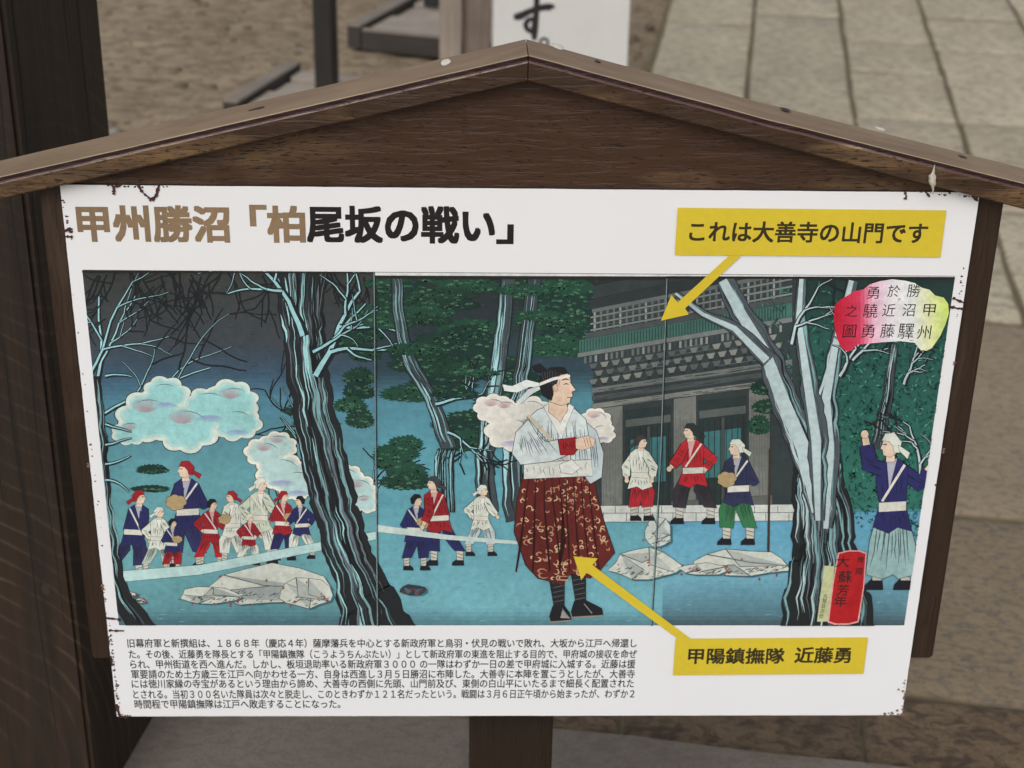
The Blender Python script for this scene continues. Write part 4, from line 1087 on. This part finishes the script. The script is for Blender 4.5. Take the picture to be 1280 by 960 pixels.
text_mesh('callout_lettering', 'これは大善寺の山門です', 862, 1158.5, 277, 302.3, M['callout_ink'], .034, depth=AD+.00003)
text_mesh('callout_lettering', '甲陽鎮撫隊', 860.5, 979.8, 809.3, 828.5, M['callout_ink'], .036, depth=AD+.00003)
text_mesh('callout_lettering', '近藤勇', 993.8, 1063, 808.3, 827.5, M['callout_ink'], .036, depth=AD+.00003)

# ---- dark flakes where the film and paint have torn along the rim
def flake(pts, seed):
    rr = random.Random(seed); V, Fc = [], []
    P = [onY(*p) for p in pts]
    for i in range(len(P)-1):
        for s in range(5):
            a = P[i].lerp(P[i+1], s/5); b = P[i].lerp(P[i+1], (s+1)/5); w_ = rr.uniform(.0006, .0020)
            d = (b-a); n = Vector((-d.z, 0, d.x)).normalized()
            k = len(V); yy = -.0006-rr.uniform(0, .0008)
            V += [(q.x, yy, q.z) for q in (a+n*w_, b+n*w_*rr.uniform(.3, 1.3), b-n*w_*rr.uniform(.2, 1.2), a-n*w_)] + [(q.x, 0, q.z) for q in (a+n*w_*.6, b+n*w_*.6, b-n*w_*.6, a-n*w_*.6)]
            Fc += [(k, k+1, k+2, k+3), (k, k+4, k+5, k+1), (k+2, k+6, k+7, k+3), (k+1, k+5, k+6, k+2), (k, k+3, k+7, k+4)]
    return mesh('torn_flake', V, Fc, M['rust'] if seed < 16 else M['rust_pale'], panel)
for i, p in enumerate([[(139, 230), (143, 235), (142, 243)], [(143, 233), (152, 231)], [(172, 230), (178, 240), (190, 250), (196, 243), (199, 231)], [(76, 291), (84, 287), (91, 290)], [(79, 295), (91, 296)], [(84, 286), (91, 286)],
                       [(1191, 372), (1204, 378)], [(1181, 380), (1190, 384), (1204, 386)], [(1130, 238), (1133, 245), (1131, 249)], [(1157, 239), (1162, 246)], [(1214, 243), (1222, 251)],
                       [(132, 772), (151, 774)], [(136, 788), (155, 788)], [(135, 795), (136, 808)], [(139, 820), (140, 832)], [(145, 880), (150, 895), (160, 896)], [(1122, 862), (1124, 861)], [(1127, 864), (1130, 863)], [(1104, 892), (1107, 891)], [(1114, 890), (1117, 892)], [(1121, 887), (1122, 889)], [(1131, 868), (1129, 874)],
                       [(111, 579), (110, 584)], [(1193, 452), (1192, 456)], [(1180, 560), (1178, 566)], [(128, 730), (129, 737)]]): flake(p, i)

def specks(spans, mat, seed):
    rr = random.Random(seed); V, Fc = [], []
    for (x0, y0, x1, y1, n) in spans:
        for _ in range(n):
            t = rr.random(); p = onY(x0+(x1-x0)*t+rr.gauss(0, .8), y0+(y1-y0)*t+rr.gauss(0, .8)); r = rr.uniform(.0003, .0013); k = len(V); m_ = rr.randint(5, 8)
            for j in range(m_):
                a = 2*math.pi*j/m_; q = r*rr.uniform(.5, 1.3); V.append((p.x+q*math.cos(a)*1.3, -.0002-rr.random()*.0001, p.z+q*math.sin(a)))
            V.append((p.x, -.0006, p.z)); Fc += [(k+j, k+(j+1) % m_, k+m_) for j in range(m_)]
    o = mesh('rust_specks', V, Fc, mat, panel); o['kind'] = 'stuff'; return o
specks([(136, 772, 149, 893, 70), (146, 892, 165, 895, 14), (128, 730, 134, 770, 8), (78, 250, 90, 300, 14), (130, 232, 210, 233, 16), (1205, 330, 1196, 400, 14), (1150, 240, 1222, 246, 14), (1182, 520, 1160, 680, 6)], M['rust'], 3)
specks([(1131, 850, 1128, 892, 16), (1100, 892, 1128, 893, 16), (92, 360, 130, 700, 18)], M['rust_pale'], 4)

# ---- small marks on the roof boards
def top_mark(px, py, rx, ry, mat, name, parent, h=.0012, seed=0):
    """a low lump lying on the sloping top face"""
    side = -1 if px < 660 else 1
    # top plane of that board: through the front upper edge, level in y
    a = onY(660, 70, YF); b = onY(0, 222, YF) if side < 0 else onY(1280, 230, YF)
    dirx = (b-a).normalized(); nrm = Vector((0, 1, 0)).cross(dirx).normalized()
    if nrm.z < 0: nrm = -nrm
    d = ray(px, py); t = (a-CAM).dot(nrm)/d.dot(nrm); c = CAM+d*t
    V, Fc = [c+nrm*h], []; n = 14
    for i in range(n):
        an = 2*math.pi*i/n; q = 1+.35*noise.noise(Vector((math.cos(an)*1.5, math.sin(an)*1.5, seed)))
        V.append(c+dirx*rx*math.cos(an)*q+Vector((0, 1, 0))*ry*math.sin(an)*q+nrm*.0003)
        Fc.append((0, 1+i, 1+(i+1) % n))
    return mesh(name, V, Fc, mat, parent, smooth=True)
top_mark(557, 78, .0050, .012, M['white_dropping'], 'white_dropping', rbL, .002, 1)
top_mark(697, 58, .0070, .010, M['white_dropping'], 'white_dropping', rbR, .002, 3)
top_mark(747, 77, .0034, .004, M['knot'], 'knot', rbR, .0001, 5)
top_mark(982, 137, .0060, .005, M['knot'], 'knot', rbR, .0001, 6)
top_mark(1100, 161, .0050, .006, M['white_dropping'], 'lichen_spot', rbR, .0008, 7)
top_mark(1203, 196, .005, .004, M['knot'], 'knot', rbR, .0001, 8)
top_mark(322, 136, .008, .004, M['knot'], 'knot', rbL, .0001, 9)

# pale husk stuck to the front of the right roof board
hp = onY(1167, 225, YF-.003)
husk = empty('dried_husk', 'small ragged whitish husk stuck under the right end of the roof', 'husk', hp)
bm = bmesh.new(); n = 14
prev = None
for i in range(n+1):
    t = i/n; p = onY(1168.5-3*math.sin(t*3)+(-6 if t > .85 else 0)*(t-.85)/.15, 206+38*t, YF-.0035)-hp
    rad = .0004+.0024*math.sin(math.pi*min(1, t*1.05))**1.3*(1.4 if .3 < t < .7 else .7)
    ringv = []
    for j in range(8):
        a = 2*math.pi*j/8; q = 1+.4*noise.noise(Vector((math.cos(a), math.sin(a), t*7)))
        ringv.append(bm.verts.new(p+Vector((math.cos(a)*rad*q, math.sin(a)*rad*q*.9, 0))))
    if prev:
        for j in range(8): bm.faces.new((prev[j], prev[(j+1) % 8], ringv[(j+1) % 8], ringv[j]))
    prev = ringv
from_bm('shell', bm, M['husk'], husk, True)
